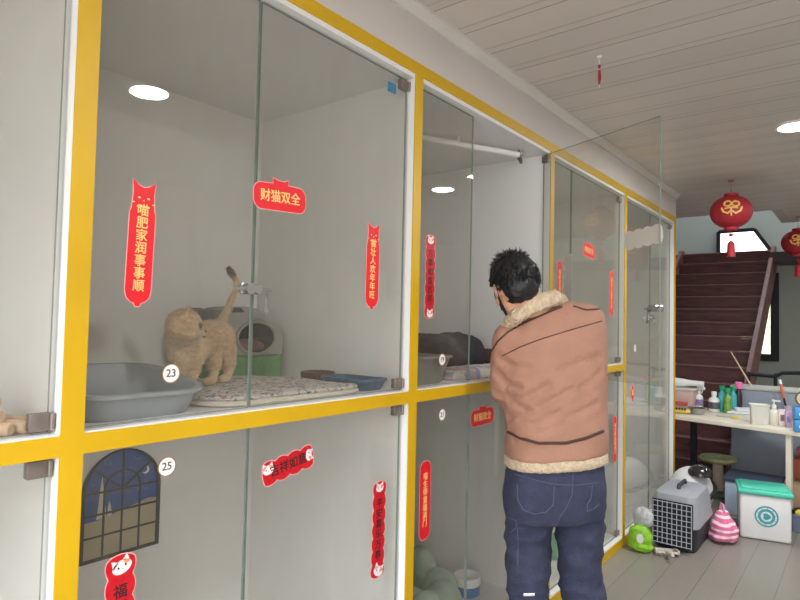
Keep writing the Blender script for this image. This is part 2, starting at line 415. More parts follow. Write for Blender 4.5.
# ------------------------------------------------------------------ stickers on the glass
def scallop(w, h, n):
    p = []
    K = 64
    def hw(v): return w*(.37+.13*abs(math.sin(PI*n*(v/h+.5)))**.7)
    for i in range(K+1):
        v = -h/2+.05*h+.9*h*i/K; p.append((hw(v), v))
    r = p[-1][0]; v1 = p[-1][1]
    for i in range(1, 8): a = PI*i/8; p.append((r*math.cos(a), v1+.05*h*math.sin(a)))
    for i in range(K, -1, -1): p.append((-p[i][0], p[i][1]))
    for i in range(1, 8): a = PI+PI*i/8; p.append((p[0][0]*math.cos(a), -h/2+.05*h+.05*h*math.sin(a)))
    return p
def banner(w, h):
    a = w/2; t = h/2
    return [(a*.86, -t+.02), (a, -t+.035), (a, t-.075), (a*.88, t-.066), (a*.80, t-.030), (a*.90, t), (a*.45, t-.012), (0, t-.017), (-a*.45, t-.012), (-a*.90, t), (-a*.80, t-.030), (-a*.88, t-.066),
            (-a, t-.075), (-a, -t+.035), (-a*.86, -t+.02), (-a*.55, -t+.010), (-.008, -t+.008), (-.005, -t), (.005, -t), (.008, -t+.008), (a*.55, -t+.010)]
def plain(w, h): return rrect(-w/2, w/2, -h/2, h/2, w*.42, 6)
def plaque(w, h):
    a, t = w/2, h/2
    p = rrect(-a, a, -t, t*.62, t*.6, 6)
    i = 7   # after the right upper corner
    return p[:i] + [(.026, t*.66), (.030, t), (.014, t*.86), (-.008, t*.88), (-.026, t*1.02), (-.026, t*.66)] + p[i:]
def grow(ol, k=.0022):
    out = []; n = len(ol); 
    for i in range(n):
        a, c = Vector(ol[i-1]), Vector(ol[(i+1) % n]); d = (c-a)
        if d.length < 1e-9: d = Vector((1, 0))
        d.normalize(); out.append((ol[i][0]+d.y*k, ol[i][1]-d.x*k))
    return out
m_catw = mat('sticker_cat_white', (238, 228, 226), .5, .03, 60)
m_orange = mat('sticker_orange', (240, 150, 90), .5, .05, 60)
m_ink = mat('sticker_ink', (60, 22, 26), .5, .1, 60)
def cat_face(par, u, v, s, rot=0):
    Ml = T(u, 0, v) @ RY(rot)
    b = B(); ol = [(s*.9*math.cos(a), s*.72*math.sin(a)) for a in [PI*1.16+i*PI*1.68/16 for i in range(17)]]
    ol = ellipse(0, -.1*s, s, s*.68, 20)
    b.prism(ol, -.0014, -.0009, Ml)
    for q in (-1, 1): b.prism([(q*s*.9, 0), (q*s*.82, s*.95), (q*s*.2, s*.5)][::q], -.0014, -.0009, Ml)
    o = put('cat_face', b, m_catw, par, local=True, smooth=False); o['label'] = 'white cartoon cat face'
    b = B()
    for q in (-1, 1): b.prism(ellipse(q*s*.38, -.05*s, s*.1, s*.13, 10), -.0018, -.0013, Ml)
    b.prism([(-s*.08, -s*.28), (s*.08, -s*.28), (0, -s*.38)], -.0018, -.0013, Ml); put('eyes_and_nose', b, m_ink, o, local=True, smooth=False)
    b = B(); b.prism(ellipse(s*.55, s*.2, s*.28, s*.22, 10), -.0016, -.0012, Ml); put('orange_patch', b, m_orange, o, local=True, smooth=False)
def sticker(shape, x, z, w, h, txt, label, tilt=0, faces=(), M=None, dark=False, size=None, back=False, line=.93, horiz=False, ang=0):
    Mw = (M or Matrix.Identity(4)) @ T(x, GY-.0006, z) @ RY(tilt)
    o = root('festival_sticker', None, Mw)
    tag(o, label, 'sticker', 'red festival stickers on the cage glass')
    if horiz and shape == 's':
        ol = [(v, -u) for u, v in scallop(h, w, 4)][::1]
        ol = ol[::1]
    else: ol = {'b': banner, 'p': plain, 'q': plaque}.get(shape, lambda w, h: scallop(w, h, 7))(w, h)
    ar = sum(ol[i-1][0]*ol[i][1]-ol[i][0]*ol[i-1][1] for i in range(len(ol)))
    if ar < 0: ol = ol[::-1]
    b = B(); b.prism(grow(ol), -.0004, 0, None); put('backing', b, m_backing if back else m_pinkedge, o, local=True, smooth=False)
    b = B(); b.prism(ol, -.0009, -.0005, None); put('printed_face', b, m_dred if dark else m_red, o, local=True, smooth=False)
    if txt:
        body = txt if horiz else '\n'.join(txt)
        sz = size or (h*.56/len(txt)*1.05 if not horiz else h*.5)
        dv = (-.012 if shape == 'b' else (0 if shape != 'q' else -.008))
        text('lettering', body, sz, m_ink if dark else m_gold, o, T(0, -.0012, dv) @ RX(PI/2), bold=sz*.013, line=line)
    for f in faces: cat_face(o, *f)
    if shape == 'b':
        b = B()
        for q in (-1, 1):
            b.prism(ellipse(q*w*.18, h/2-.040, .0035, .0022, 8), -.0013, -.0008); b.prism(ellipse(q*w*.40, h/2-.052, .004, .0015, 8), -.0013, -.0008)
        b.prism(ellipse(0, h/2-.046, .002, .0016, 8), -.0013, -.0008); b.prism([(-w*.25, h/2-.062), (w*.25, h/2-.062), (w*.25, h/2-.058), (-w*.25, h/2-.058)], -.0013, -.0008)
        put('cat_motif', b, m_gold, o, local=True, smooth=False)
    return o
rd = math.radians
sticker('b', .683, 1.586, .060, .285, '喵肥家润事事顺', 'red vertical couplet sticker with gold characters above the grey litter basin', tilt=rd(1.5), size=.0285, line=1.0)
sticker('q', 1.082, 1.768, .186, .088, '财猫双全', 'wide red plaque sticker with gold characters on the glass beside the lock', tilt=rd(-3), horiz=True, size=.036)
sticker('b', 1.480, 1.605, .062, .285, '猫壮人欢年年旺', 'red vertical gold-lettered sticker on the right of the upper cage with the cat', tilt=rd(.5), size=.0285, line=1.0)
sticker('s', 1.140, 1.012, .186, .066, '吉祥如意', 'wavy-edged red sticker lying sideways, white cat face at each end', tilt=rd(-9), horiz=True, dark=True, size=.034,
        faces=[(-.073, .012, .019, 0), (.078, .004, .017, PI/2)])
sticker('s', 1.541, .730, .066, .315, '平安喜乐万事', 'wavy-edged red vertical sticker right of the lower cage under the cat', tilt=rd(.6), dark=True, size=.032, line=1.05, faces=[(0, .138, .019, 0), (.004, -.135, .024, .4)])
sticker('s', .668, .735, .066, .330, '福气满满好运', 'wavy-edged red sticker with cat face, below the arched night window', tilt=rd(-1), dark=True, size=.032, line=1.05, faces=[(.002, .140, .022, -.3)])
sticker('s', 1.808, 1.594, .062, .310, '万事如意吉祥', 'wavy-edged red vertical sticker on the fixed pane of the open cage', dark=True, size=.032, line=1.05, faces=[(0, .137, .019, 0), (.002, -.137, .02, 0)])
sticker('p', 1.804, .768, .066, .285, '喵生得意福满门', 'plain red vertical sticker with gold characters in front of the green cushions', size=.0285, line=1.0)
sticker('q', 2.212, 1.036, .186, .080, '财猫双全', 'red plaque sticker left of the man, on the lower cage glass', horiz=True, size=.036, tilt=rd(-1))
sticker('p', 2.995, 1.620, .062, .290, '喵肥家润事事顺', 'red vertical sticker just behind the white scalloped one, above the man\'s shoulder', size=.0285, line=1.0)
sticker('q', 3.414, 1.872, .186, .090, '财猫双全', 'small red plaque sticker in the cage behind the open glass door', horiz=True, size=.036, tilt=rd(4))
sticker('p', 3.810, 1.634, .058, .285, '猫壮人欢年年旺', 'narrow red vertical sticker on the far cage, next to its post', size=.0285, line=1.0)
sticker('p', 3.898, .700, .060, .290, '喵生得意福满门', 'red vertical sticker low on glass, right of the man\'s jacket hem', size=.0285, line=1.0)
# the open door: the same stickers seen from behind, their white backs to us
sticker('s', 2.194, 1.797, .186, .078, None, 'white scalloped back of a sideways sticker on the open glass door', horiz=True, back=True, M=MD, tilt=rd(5))
sticker('s', 2.621, 1.616, .056, .300, None, 'white scalloped back of a vertical sticker behind the man\'s collar', back=True, M=MD)
# red diamond on the tall far cage
o = root('festival_sticker', None, T(4.257, GY-.0006, .967)); tag(o, 'red diamond sticker on the tall farthest cage', 'sticker', 'red festival stickers on the cage glass')
b = B(); b.prism([(-.05, 0), (0, -.07), (.05, 0), (0, .07)], -.0004, 0); put('backing', b, m_pinkedge, o, local=True, smooth=False)
b = B(); b.prism([(-.044, 0), (0, -.062), (.044, 0), (0, .062)], -.0009, -.0005); put('printed_face', b, m_red, o, local=True, smooth=False)
text('lettering', '福', .045, m_gold, o, T(0, -.0012, 0) @ RX(PI/2), bold=.001)
# number discs
m_disc = mat('badge_white', (238, 236, 230), .4, .02, 20); m_rim = mat('badge_rim', (150, 110, 84), .5, .05, 20); m_num = mat('badge_ink', (66, 58, 56), .5, .05, 20)
def badge(x, z, num, label, r=.0225):
    o = root('number_badge', (x, GY-.0006, z)); tag(o, label, 'number badge', 'round number badges on the cages')
    b = B(); b.prism(ellipse(0, 0, r, r, 32), -.0012, 0); put('disc', b, m_disc, o, local=True, smooth=False)
    b = B(); b.holed(ellipse(0, 0, r*1.02, r*1.02, 32), ellipse(0, 0, r*.92, r*.92, 32), -.0018, 0); put('rim', b, m_rim, o, local=True, smooth=False)
    if num: text('lettering', num, r*1.15, m_num, o, T(0, -.0015, 0) @ RX(PI/2), bold=.0002)
badge(.768, 1.289, '23', 'round white number badge 23 over the litter basin rim')
badge(.766, 1.073, '25', 'round white number badge 25 beside the arched night window')
badge(1.898, 1.281, '19', 'round white number badge above the yellow rail, in front of the grey tray')
badge(1.905, 1.070, '21', 'round white number badge below the yellow rail of the open cage')
badge(4.30, 1.275, '7', 'round white number badge on the tall farthest cage', .028)
b = B(); b.box(1.538, 1.582, GY-.0012, GY-.0002, 2.212, 2.246)
tag(put('square_label', b, mat('label_blue', (52, 118, 150), .5, .2, 90), smooth=False, base=(1.559, GY, 2.212)), 'small square blue label under the upper right hinge of the cat cage', 'label')
# ------------------------------------------------------------------ helpers for soft and hollow things
def tub(b, cx, cy, z0, w, d, h, r, wall=.008, flare=1.12, rim=.012, slope=0, rz=0, n=5):
    c, s_ = math.cos(rz), math.sin(rz)
    def ring(k, z, off=0, sl=1):
        o = rrect(-w/2*k-off, w/2*k+off, -d/2*k-off, d/2*k+off, max(.004, r+off), n)
        return [(cx+u*c-v*s_, cy+u*s_+v*c, z+slope*v*sl) for u, v in o]
    t = z0+h
    b.loft([ring(.90, z0, 0, 0), ring(.93, z0+.006, 0, 0), ring(flare, t-.010), ring(flare, t-.008, rim), ring(flare, t, rim), ring(flare, t, -wall*.3), ring(flare, t-.010, -wall), ring(.93, z0+.012, -wall, 0)])
    return b
def slab(b, ol, z0, z1, r=.01, wob=0, seed=0):
    """soft mat from a ground outline"""
    cx = sum(p[0] for p in ol)/len(ol); cy = sum(p[1] for p in ol)/len(ol)
    def ring(k, z): return [(cx+(x-cx)*k, cy+(y-cy)*k, z+(wob*noise.noise(Vector((x*7, y*7, seed))) if z > z0+.001 else 0)) for x, y in ol]
    m = (z0+z1)/2
    b.loft([ring(.96, z0), ring(.995, z0+r*.5), ring(1, m), ring(.985, z1-r*.3), ring(.95, z1), ring(.7, z1+wob), ring(.4, z1+wob*.5)])
    return b
def smooth_ol(pts, it=3):
    for _ in range(it):
        q = []
        for i in range(len(pts)):
            a, c = Vector(pts[i]), Vector(pts[(i+1) % len(pts)]); q += [tuple(a*.75+c*.25), tuple(a*.25+c*.75)]
        pts = q
    return pts
def one(name, b, m, label, cat, base, group=None, ang=40):
    return tag(put(name, b, m, ang=ang, base=base), label, cat, group)

# ------------------------------------------------------------------ inside the cages
# arched window print on the back board of the lower cage
o = root('window_print', (1.085, BK-.001, .57)); tag(o, 'arched black window print of a night sky with crescent moon', 'wall print')
W2, SPR, RAD = .145, .23, .145
arch = [(-W2, 0), (W2, 0)] + [(RAD*math.cos(PI*i/18), SPR+RAD*math.sin(PI*i/18)) for i in range(19)]
k = .90
archi = [(u*k, .012+v*.955) for u, v in arch]
b = B(); b.prism([(u*.98, v*.99+.002) for u, v in arch], -.0006, 0); put('night_sky', b, mat('print_blue', (44, 80, 150), .6, .18, 12), o, local=True, smooth=False)
b = B(); b.prism([(-.135, .006), (.135, .006), (.135, .175), (.10, .180), (.05, .168), (.0, .160), (-.03, .150), (-.08, .140), (-.135, .138)], -.0010, -.0005); put('sand_dunes', b, mat('print_sand', (176, 164, 138), .6, .05, 9), o, local=True, smooth=False)
b = B(); b.prism([(-.090, .142), (-.055, .146), (-.062, .20), (-.070, .262), (-.073, .29), (-.078, .262), (-.083, .20)], -.0012, -.0007); b.prism([(-.052, .146), (-.036, .148), (-.040, .18), (-.046, .20), (-.050, .18)], -.0012, -.0007); put('pale_tower', b, mat('print_pale', (205, 200, 186), .6, .05, 20), o, local=True, smooth=False)
b = B(); mo = [(.085+.014*math.cos(a), .285+.014*math.sin(a)) for a in [rd(-140+i*20) for i in range(12)]]; mo += [(.079+.012*math.cos(a), .289+.012*math.sin(a)) for a in [rd(60-i*20) for i in range(9)]]
b.prism(mo, -.0012, -.0007)
rr = random.Random(5)
for i in range(22): b.prism(ellipse(rr.uniform(-.11, .11), rr.uniform(.20, .34), .0012, .0012, 6), -.0012, -.0007)
put('moon_and_stars', b, m_catw, o, local=True, smooth=False)
b = B(); b.holed(arch, archi, -.004, 0)
for u in (-.065, 0, .065): b.prism([(u-.0035, .01), (u+.0035, .01), (u+.0035, .235), (u-.0035, .235)], -.003, 0)
for v in (.085, .160, .235): b.prism([(-.135, v-.0035), (.135, v-.0035), (.135, v+.0035), (-.135, v+.0035)], -.003, 0)
for a in (38, 90, 142):
    c_, s_ = math.cos(rd(a)), math.sin(rd(a)); b.prism([(-s_*.0035, .235+c_*.0035), (s_*.0035, .235-c_*.0035), (s_*.0035+c_*.135, .235-c_*.0035+s_*.135), (-s_*.0035+c_*.135, .235+c_*.0035+s_*.135)], -.003, 0)
b.holed([(.069*math.cos(PI*i/16), .235+.069*math.sin(PI*i/16)) for i in range(17)], [(.062*math.cos(PI*i/16), .235+.062*math.sin(PI*i/16)) for i in range(17)], -.003, 0)
put('window_bars', b, m_frame, o, local=True, smooth=False)

# grey litter basin
m_basin = mat('basin_grey', (150, 156, 162), .42, .04, 6)
b = tub(B(), .735, 1.467, SH, .30, .29, .085, .07, flare=1.04, rim=.012, slope=.15)
one('litter_basin', b, m_basin, 'large grey plastic litter basin at the left of the upper cage', 'litter basin', (.752, 1.478, SH), ang=50)
# speckled mat
def speckle(name, cols, scale=70):
    g = NT(name); bs = g.n('ShaderNodeBsdfPrincipled'); g.l(bs.outputs[0], g.out.inputs[0]); bs.inputs['Roughness'].default_value = .95
    tc = g.n('ShaderNodeTexCoord'); v = g.n('ShaderNodeTexVoronoi'); setin(v, Scale=scale); g.l(tc.outputs['Object'], v.inputs['Vector'])
    sp = g.n('ShaderNodeSeparateColor'); g.l(v.outputs['Color'], sp.inputs[0])
    rp = g.n('ShaderNodeValToRGB'); rp.color_ramp.interpolation = 'CONSTANT'
    while len(rp.color_ramp.elements) < len(cols): rp.color_ramp.elements.new(.5)
    for e, (p, c) in zip(rp.color_ramp.elements, cols): e.position = p; e.color = (*lin(c), 1)
    g.l(sp.outputs[0], rp.inputs[0]); g.l(rp.outputs[0], bs.inputs['Base Color'])
    no = g.n('ShaderNodeTexNoise'); setin(no, Scale=220.0); g.l(tc.outputs['Object'], no.inputs['Vector'])
    bp = g.n('ShaderNodeBump'); setin(bp, Strength=.5, Distance=.006); g.l(no.outputs['Fac'], bp.inputs['Height']); g.l(bp.outputs[0], bs.inputs['Normal'])
    return g.m
m_speck = speckle('speckled_plush', [(0, (196, 190, 182)), (.50, (170, 164, 160)), (.66, (128, 130, 142)), (.76, (206, 202, 196)), (.88, (170, 128, 120)), (.95, (92, 96, 112))], 105)
m_cream = mat('cream_plush', (218, 212, 198), .95, .04, 30, bump=.5, bscale=200)
ol = smooth_ol([(.91, 1.318), (1.20, 1.312), (1.492, 1.312), (1.494, 1.40), (1.49, 1.62), (1.42, 1.80), (1.2, 1.845), (.99, 1.80), (.915, 1.6)], 2)
pad = root('speckled_mat', (1.2, 1.6, SH)); tag(pad, 'cream plush mat with dark and coloured specks under the cat', 'mat')
b = slab(B(), ol, SH, SH+.018); put('cream_edge', b, m_cream, pad)
cx = sum(p[0] for p in ol)/len(ol); cy = sum(p[1] for p in ol)/len(ol)
b = slab(B(), [(cx+(x-cx)*.985, cy+(y-cy)*.985) for x, y in ol], SH+.014, SH+.030, wob=.004); put('speckled_top', b, m_speck, pad)
PADZ = SH+.034
# food bowl and blue tray
b = B(); b.lathe([(.052, 0), (.060, .004), (.066, .042), (.062, .046), (.058, .042), (.050, .012), (.0, .010)], (1.583, 1.638, SH), 28)
bw = tag(put('food_bowl', b, mat('brown_bowl', (92, 62, 56), .35, .15, 12), base=(1.583, 1.638, SH)), 'round brown food bowl behind the speckled mat', 'bowl')
b = B(); b.lathe([(.0, .022), (.049, .022), (.052, .034), (.030, .038), (.0, .040)], (1.583, 1.638, SH), 24); put('food', b, mat('kibble', (150, 128, 108), .9, .3, 90), bw)
b = tub(B(), 1.568, 1.440, SH, .125, .21, .040, .03, flare=1.04, rim=.006)
one('blue_tray', b, mat('tray_blue', (58, 92, 122), .5, .2, 25), 'shallow blue tray at the right front of the cat cage', 'tray', (1.568, 1.44, SH), ang=50)
# plush house on its green box, grey cushion behind
hs = root('cat_house', (1.46, 1.93, SH)); tag(hs, 'grey felt cat house with round dark opening on a green plush base', 'cat house')
m_felt = mat('grey_felt', (150, 148, 142), .95, .06, 20, bump=.3, bscale=150)
b = B(); b.box(1.325, 1.595, 1.852, 2.03, SH, SH+.100, .018, seg=3); put('plush_base', b, mat('green_plush', (96, 150, 92), .95, .12, 40, bump=.6, bscale=160), hs)
hz = SH+.100; hy0, hy1 = 1.855, 2.02; HSH = -.040
hol = [(1.365, hz), (1.630, hz), (1.636, hz+.06), (1.628, hz+.110), (1.560, hz+.150), (1.500, hz+.200), (1.440, hz+.205), (1.400, hz+.200), (1.362, hz+.195), (1.358, hz+.12)]
hol = [(u+HSH, v-(v-hz)*.10) for u, v in hol]
hcu, hcv = 1.462, hz+.066
hole = ellipse(hcu, hcv, .092, .063, 40)
# the outline resampled to the same angles as the opening
def resample(ol, cu, cv, n):
    out = []
    for i in range(n):
        a = 2*PI*i/n; d = Vector((math.cos(a), math.sin(a))); best = None
        for j in range(len(ol)):
            p, q = Vector(ol[j-1])-Vector((cu, cv)), Vector(ol[j])-Vector((cu, cv)); e = q-p
            den = d.x*e.y-d.y*e.x
            if abs(den) < 1e-9: continue
            t = (p.x*e.y-p.y*e.x)/den; s_ = (p.x*d.y-p.y*d.x)/den
            if t > 0 and -1e-6 <= s_ <= 1+1e-6 and (best is None or t > best): best = t
        out.append((cu+d.x*best, cv+d.y*best))
    return out
ho = resample(hol, hcu, hcv, 40)
b = B(); b.holed(ho, hole, hy0, hy0+.02); put('front_panel', b, m_felt, hs)
b = B(); b.loft([[(u, y, v) for u, v in ho] for y in (hy0+.02, hy1)], cap=False); b.prism(ho, hy1-.004, hy1); put('shell', b, m_felt, hs)
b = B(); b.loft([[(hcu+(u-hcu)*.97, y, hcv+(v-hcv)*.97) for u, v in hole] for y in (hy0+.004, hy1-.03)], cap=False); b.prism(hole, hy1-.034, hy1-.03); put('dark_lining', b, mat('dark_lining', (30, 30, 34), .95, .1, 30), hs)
b = B(); b.ell((hcu-.004, hy0+.055, hcv-.034), .080, .05, .030); put('inner_cushion', b, mat('brown_cushion', (128, 92, 82), .95, .1, 40, bump=.3), hs)
b = B(); b.tube([(hcu+.092*math.cos(a), hy0-.002, hcv+.063*math.sin(a)) for a in [2*PI*i/36 for i in range(36)]], .007, 8, closed=True); put('opening_trim', b, m_felt, hs)
b = B(); b.prism([(1.345, hz+.160), (1.400, hz+.163), (1.385, hz+.178), (1.355, hz+.178)], hy0-.003, hy0); put('ear_patch', b, mat('dark_felt', (60, 58, 60), .95, .1, 30), hs)
b = B(); b.ell((1.335, 2.068, SH+.140), .115, .036, .140, u=24, v=16)
one('grey_cushion', b, mat('dark_grey_plush', (116, 112, 108), .95, .06, 30, bump=.4), 'rounded grey cushion propped on the back board behind the cat', 'cushion', (1.335, 2.068, SH), ang=80)

# wooden sticks in the leftmost cage
m_stick = mat('pale_wood', (208, 178, 148), .6, .1, 6, stretch=(1, 8, 8))
sticks = [((.478, 1.312, SH+.0137), (.36, 1.50, SH+.0137), 'pale wooden stick lying nearest the hinge of the leftmost cage'),
          ((.446, 1.306, SH+.0137), (.328, 1.48, SH+.0137), 'pale wooden stick lying second from the hinge, flat on the cage floor'),
          ((.500, 1.355, SH+.0137), (.43, 1.55, SH+.0137), 'pale wooden stick lying farthest back by the white partition'),
          ((.410, 1.305, SH+.0137), (.295, 1.47, SH+.0137), 'pale wooden stick at the left edge, flat on the cage floor'),
          ((.435, 1.325, SH+.036), (.33, 1.50, SH+.036), 'pale wooden stick lying on top of the others'),
          ((.440, 1.365, SH+.060), (.35, 1.52, SH+.060), 'pale wooden stick topmost of the pile')]
for i, (p, q, lb_) in enumerate(sticks):
    b = B(); p, q = Vector(p), Vector(q); dv = (q-p).normalized()
    b.tube([p-dv*.002, p+dv*.001, p+dv*.003, q-dv*.003, q], [.010, .0125, .0135, .0135, .011], 14)
    tag(put('wooden_stick', b, m_stick, base=(p+q)/2), lb_, 'wooden stick', 'wooden sticks in the leftmost cage')

# the open cage
b = tub(B(), 1.880, 1.455, SH, .250, .27, .110, .05, flare=1.10, rim=.012)
one('grey_tray', b, mat('tray_grey', (128, 126, 122), .45, .05, 8), 'grey plastic tray at the left of the open cage behind its badge', 'litter tray', (1.885, 1.455, SH), ang=50)
def lumps(a, f, ph=0):
    def fn(me):
        for v in me.vertices:
            n = v.normal; d = a*noise.noise(v.co*f+Vector((ph, 0, 0)))+a*.5*noise.noise(v.co*f*2.3+Vector((0, ph, 3)))
            v.co = v.co+n*d
    return fn
bed = root('plush_bed', (2.25, 1.82, SH)); tag(bed, 'dark grey plush hooded bed in the open cage', 'pet bed')
b = B(); b.ell((2.18, 1.76, SH+.065), .16, .15, .10); b.ell((2.40, 1.70, SH+.075), .22, .17, .115); b.ell((2.62, 1.70, SH+.080), .155, .17, .115); b.box(2.10, 2.68, 1.62, 1.82, SH+.010, SH+.07)
fuse('hood', b, mat('charcoal_plush', (62, 60, 66), .95, .12, 30, bump=.6, bscale=120), bed, .014, 8, lumps(.012, 14))
b = B(); b.ell((2.72, 1.56, SH+.075), .06, .04, .04); fuse('brown_lining', b, mat('brown_lining', (84, 62, 60), .95, .12, 30, bump=.4), bed, .01, 4, lumps(.006, 20))
ol = smooth_ol([(2.05, 1.315), (2.70, 1.315), (2.72, 1.47), (2.40, 1.50), (2.08, 1.47)], 3)
b = slab(B(), ol, SH, SH+.040, .02, .006, 4)
one('patterned_cushion', b, speckle('patchy_print', [(0, (206, 198, 188)), (.45, (178, 160, 150)), (.62, (150, 148, 172)), (.75, (196, 170, 158)), (.9, (226, 220, 210))], 26), 'pale cushion with a patchy print at the front of the open cage', 'cushion', (2.4, 1.45, SH), ang=80)
# below it
cb = root('lobed_cat_bed', (2.16, 1.66, FL)); tag(cb, 'sage green cat bed of fat round lobes under the open cage', 'pet bed')
m_sage = mat('sage_plush', (140, 156, 140), .95, .08, 20, bump=.4, bscale=140)
b = B(); BX, BY = 2.15, 1.66
for i in range(9):
    a = 2*PI*i/9+.2; up = max(0, math.sin(a))
    b.ell((BX+.20*math.cos(a), BY+.20*math.sin(a), FL+.115+.21*up), .092, .088, .113+.08*up, u=16, v=10)
b.ell((BX, BY, FL+.06), .22, .2, .058); b.ell((BX, BY+.15, FL+.16), .16, .07, .14)
fuse('lobes', b, m_sage, cb, .012, 2)
b = B(); b.ell((BX, BY-.02, FL+.125), .12, .11, .03); put('inner_pad', b, mat('pale_sage_plush', (158, 172, 154), .95, .08, 30, bump=.4), cb, ang=80)
bw = root('pet_bowl', (2.62, 1.60, FL)); tag(bw, 'small pet bowl, white above and blue below, under the open cage', 'bowl')
b = B(); b.lathe([(.056, 0), (.066, .004), (.066, .050), (.0, .050)], (2.62, 1.60, FL), 28); put('blue_base', b, mat('bowl_blue', (48, 112, 168), .4, .08, 12), bw)
b = B(); b.lathe([(.066, .0505), (.069, .056), (.069, .092), (.064, .094), (.060, .088), (.05, .062), (.0, .060)], (2.62, 1.60, FL), 28); put('white_rim', b, m_white, bw)
p = onz(604, 528, FL)
b = B(); b.lathe([(.06, 0), (.075, .004), (.09, .10), (.086, .10), (.07, .012), (0, .01)], (3.40, 1.46, FL), 24)
one('green_bowl', b, mat('mint_plastic', (120, 190, 150), .4, .05, 10), 'mint green bowl on the floor of the cage right of the man', 'bowl', (3.40, 1.46, FL))

# ------------------------------------------------------------------ the cat
m_eye = mat('cat_eye', (70, 92, 60), .1, .1, 60); m_nose = mat('cat_nose', (150, 88, 80), .5, .05, 60)
def fur_mat():
    g = NT('golden_fur'); bs = g.n('ShaderNodeBsdfPrincipled'); g.l(bs.outputs[0], g.out.inputs[0]); bs.inputs['Roughness'].default_value = .9; bs.inputs['Sheen Weight'].default_value = .3
    at_ = g.n('ShaderNodeAttribute', attribute_name='fur'); tc = g.n('ShaderNodeTexCoord')
    no = g.n('ShaderNodeTexNoise'); setin(no, Scale=90.0, Detail=4.0); mp = g.n('ShaderNodeMapping'); mp.inputs['Scale'].default_value = (.35, 1, 1); g.l(tc.outputs['Object'], mp.inputs[0]); g.l(mp.outputs[0], no.inputs['Vector'])
    rp = g.n('ShaderNodeValToRGB'); rp.color_ramp.elements[0].position = .3; rp.color_ramp.elements[1].position = .7; rp.color_ramp.elements[0].color = (.74, .72, .70, 1); rp.color_ramp.elements[1].color = (1.08, 1.06, 1.04, 1)
    g.l(no.outputs['Fac'], rp.inputs[0])
    mx = g.n('ShaderNodeMixRGB', blend_type='MULTIPLY'); mx.inputs[0].default_value = 1; g.l(at_.outputs['Color'], mx.inputs[1]); g.l(rp.outputs[0], mx.inputs[2]); g.l(mx.outputs[0], bs.inputs['Base Color'])
    n2 = g.n('ShaderNodeTexNoise'); setin(n2, Scale=320.0, Detail=2.0); g.l(mp.outputs[0], n2.inputs['Vector'])
    bp = g.n('ShaderNodeBump'); setin(bp, Strength=.7, Distance=.006); g.l(n2.outputs['Fac'], bp.inputs['Height']); g.l(bp.outputs[0], bs.inputs['Normal'])
    return g.m
cat = root('cat', at(205, 384, 1.84).xy.to_3d()+Vector((0, 0, PADZ))); tag(cat, 'golden shaded cat standing on the mat with its tail up, looking right', 'cat')
hip, mid, chest = at(216, 336, 1.90), at(204, 338, 1.825), at(187, 347, 1.735)
neck, head = at(184, 336, 1.70), at(184, 325, 1.645)
tb = at(222, 320, 1.93)
def foot(x, y, d):
    q = at(x, y, d); q.z = PADZ+.012; return q
b = B()
b.cap(hip, mid, .052, .053, 18); b.cap(mid, chest, .053, .060, 18); b.cap(chest+Vector((0, 0, -.025)), chest+Vector((-.02, -.005, .02)), .050, .050, 16)
b.ell(hip+Vector((.008, 0, -.010)), .054, .053, .062); b.cap(chest, neck, .056, .048, 16); b.cap(neck, head, .046, .048, 16)
# head looks to the picture's right: along +X and a little towards us
hf = Vector((.80, -.58, -.16)).normalized(); hl = Vector((0, 0, 1)).cross(hf).normalized(); hu = hf.cross(hl)
def HP(f, l, u): return head+hf*f+hl*l+hu*u
H3 = Matrix((hf, hl, hu)).transposed()
b.ell(head, .050, .054, .047, H3); b.ell(HP(.018, .024, -.014), .030, .026, .026, H3); b.ell(HP(.018, -.024, -.014), .030, .026, .026, H3)
b.ell(HP(.043, .009, -.014), .017, .014, .012, H3); b.ell(HP(.043, -.009, -.014), .017, .014, .012, H3); b.ell(HP(.043, 0, -.004), .014, .009, .012, H3); b.ell(HP(.036, 0, -.026), .015, .013, .010, H3)
for q in (-1, 1):
    for k_ in range(4):
        t = k_/4; b.ell(HP(.004, q*(.030+.006*t), .030+.022*t), .008*(1-t*.6), .019*(1-t)+.004, .012, H3, 10, 8)
for (x, y, d, r0), (kx, ky, kd), (fx, fy, fd) in (((225, 348, 1.925, .038), (228, 363, 1.93), (226, 381, 1.905)), ((211, 349, 1.855, .036), (213, 364, 1.85), (211, 384, 1.825))):
    th = at(x, y, d); kn = at(kx, ky, kd); ft = foot(fx, fy, fd)
    hk = Vector((kn.x+.012, kn.y+.004, PADZ+.060))
    b.cap(th, kn, r0, .026, 12); b.cap(kn, hk, .024, .015, 12); b.cap(hk, ft+Vector((.004, 0, .0)), .015, .014, 12); b.cap(ft, ft+Vector((-.022, -.004, -.001)), .015, .013, 12)
for (x, y, d) in ((180, 356, 1.70), (193, 356, 1.735)):
    th = at(x, y, d); ft = Vector((th.x-.004, th.y, PADZ+.012)); el = th.lerp(ft, .45)+Vector((.006, 0, 0))
    b.cap(th, el, .034, .021, 12); b.cap(el, ft, .020, .014, 12); b.cap(ft, ft+Vector((-.02, -.003, -.001)), .016, .013, 12)
tail = [tb, at(226, 312, 1.955), at(231, 300, 1.965), at(236, 289, 1.955), at(236, 281, 1.94), at(232, 274, 1.93), at(227.5, 267, 1.93)]
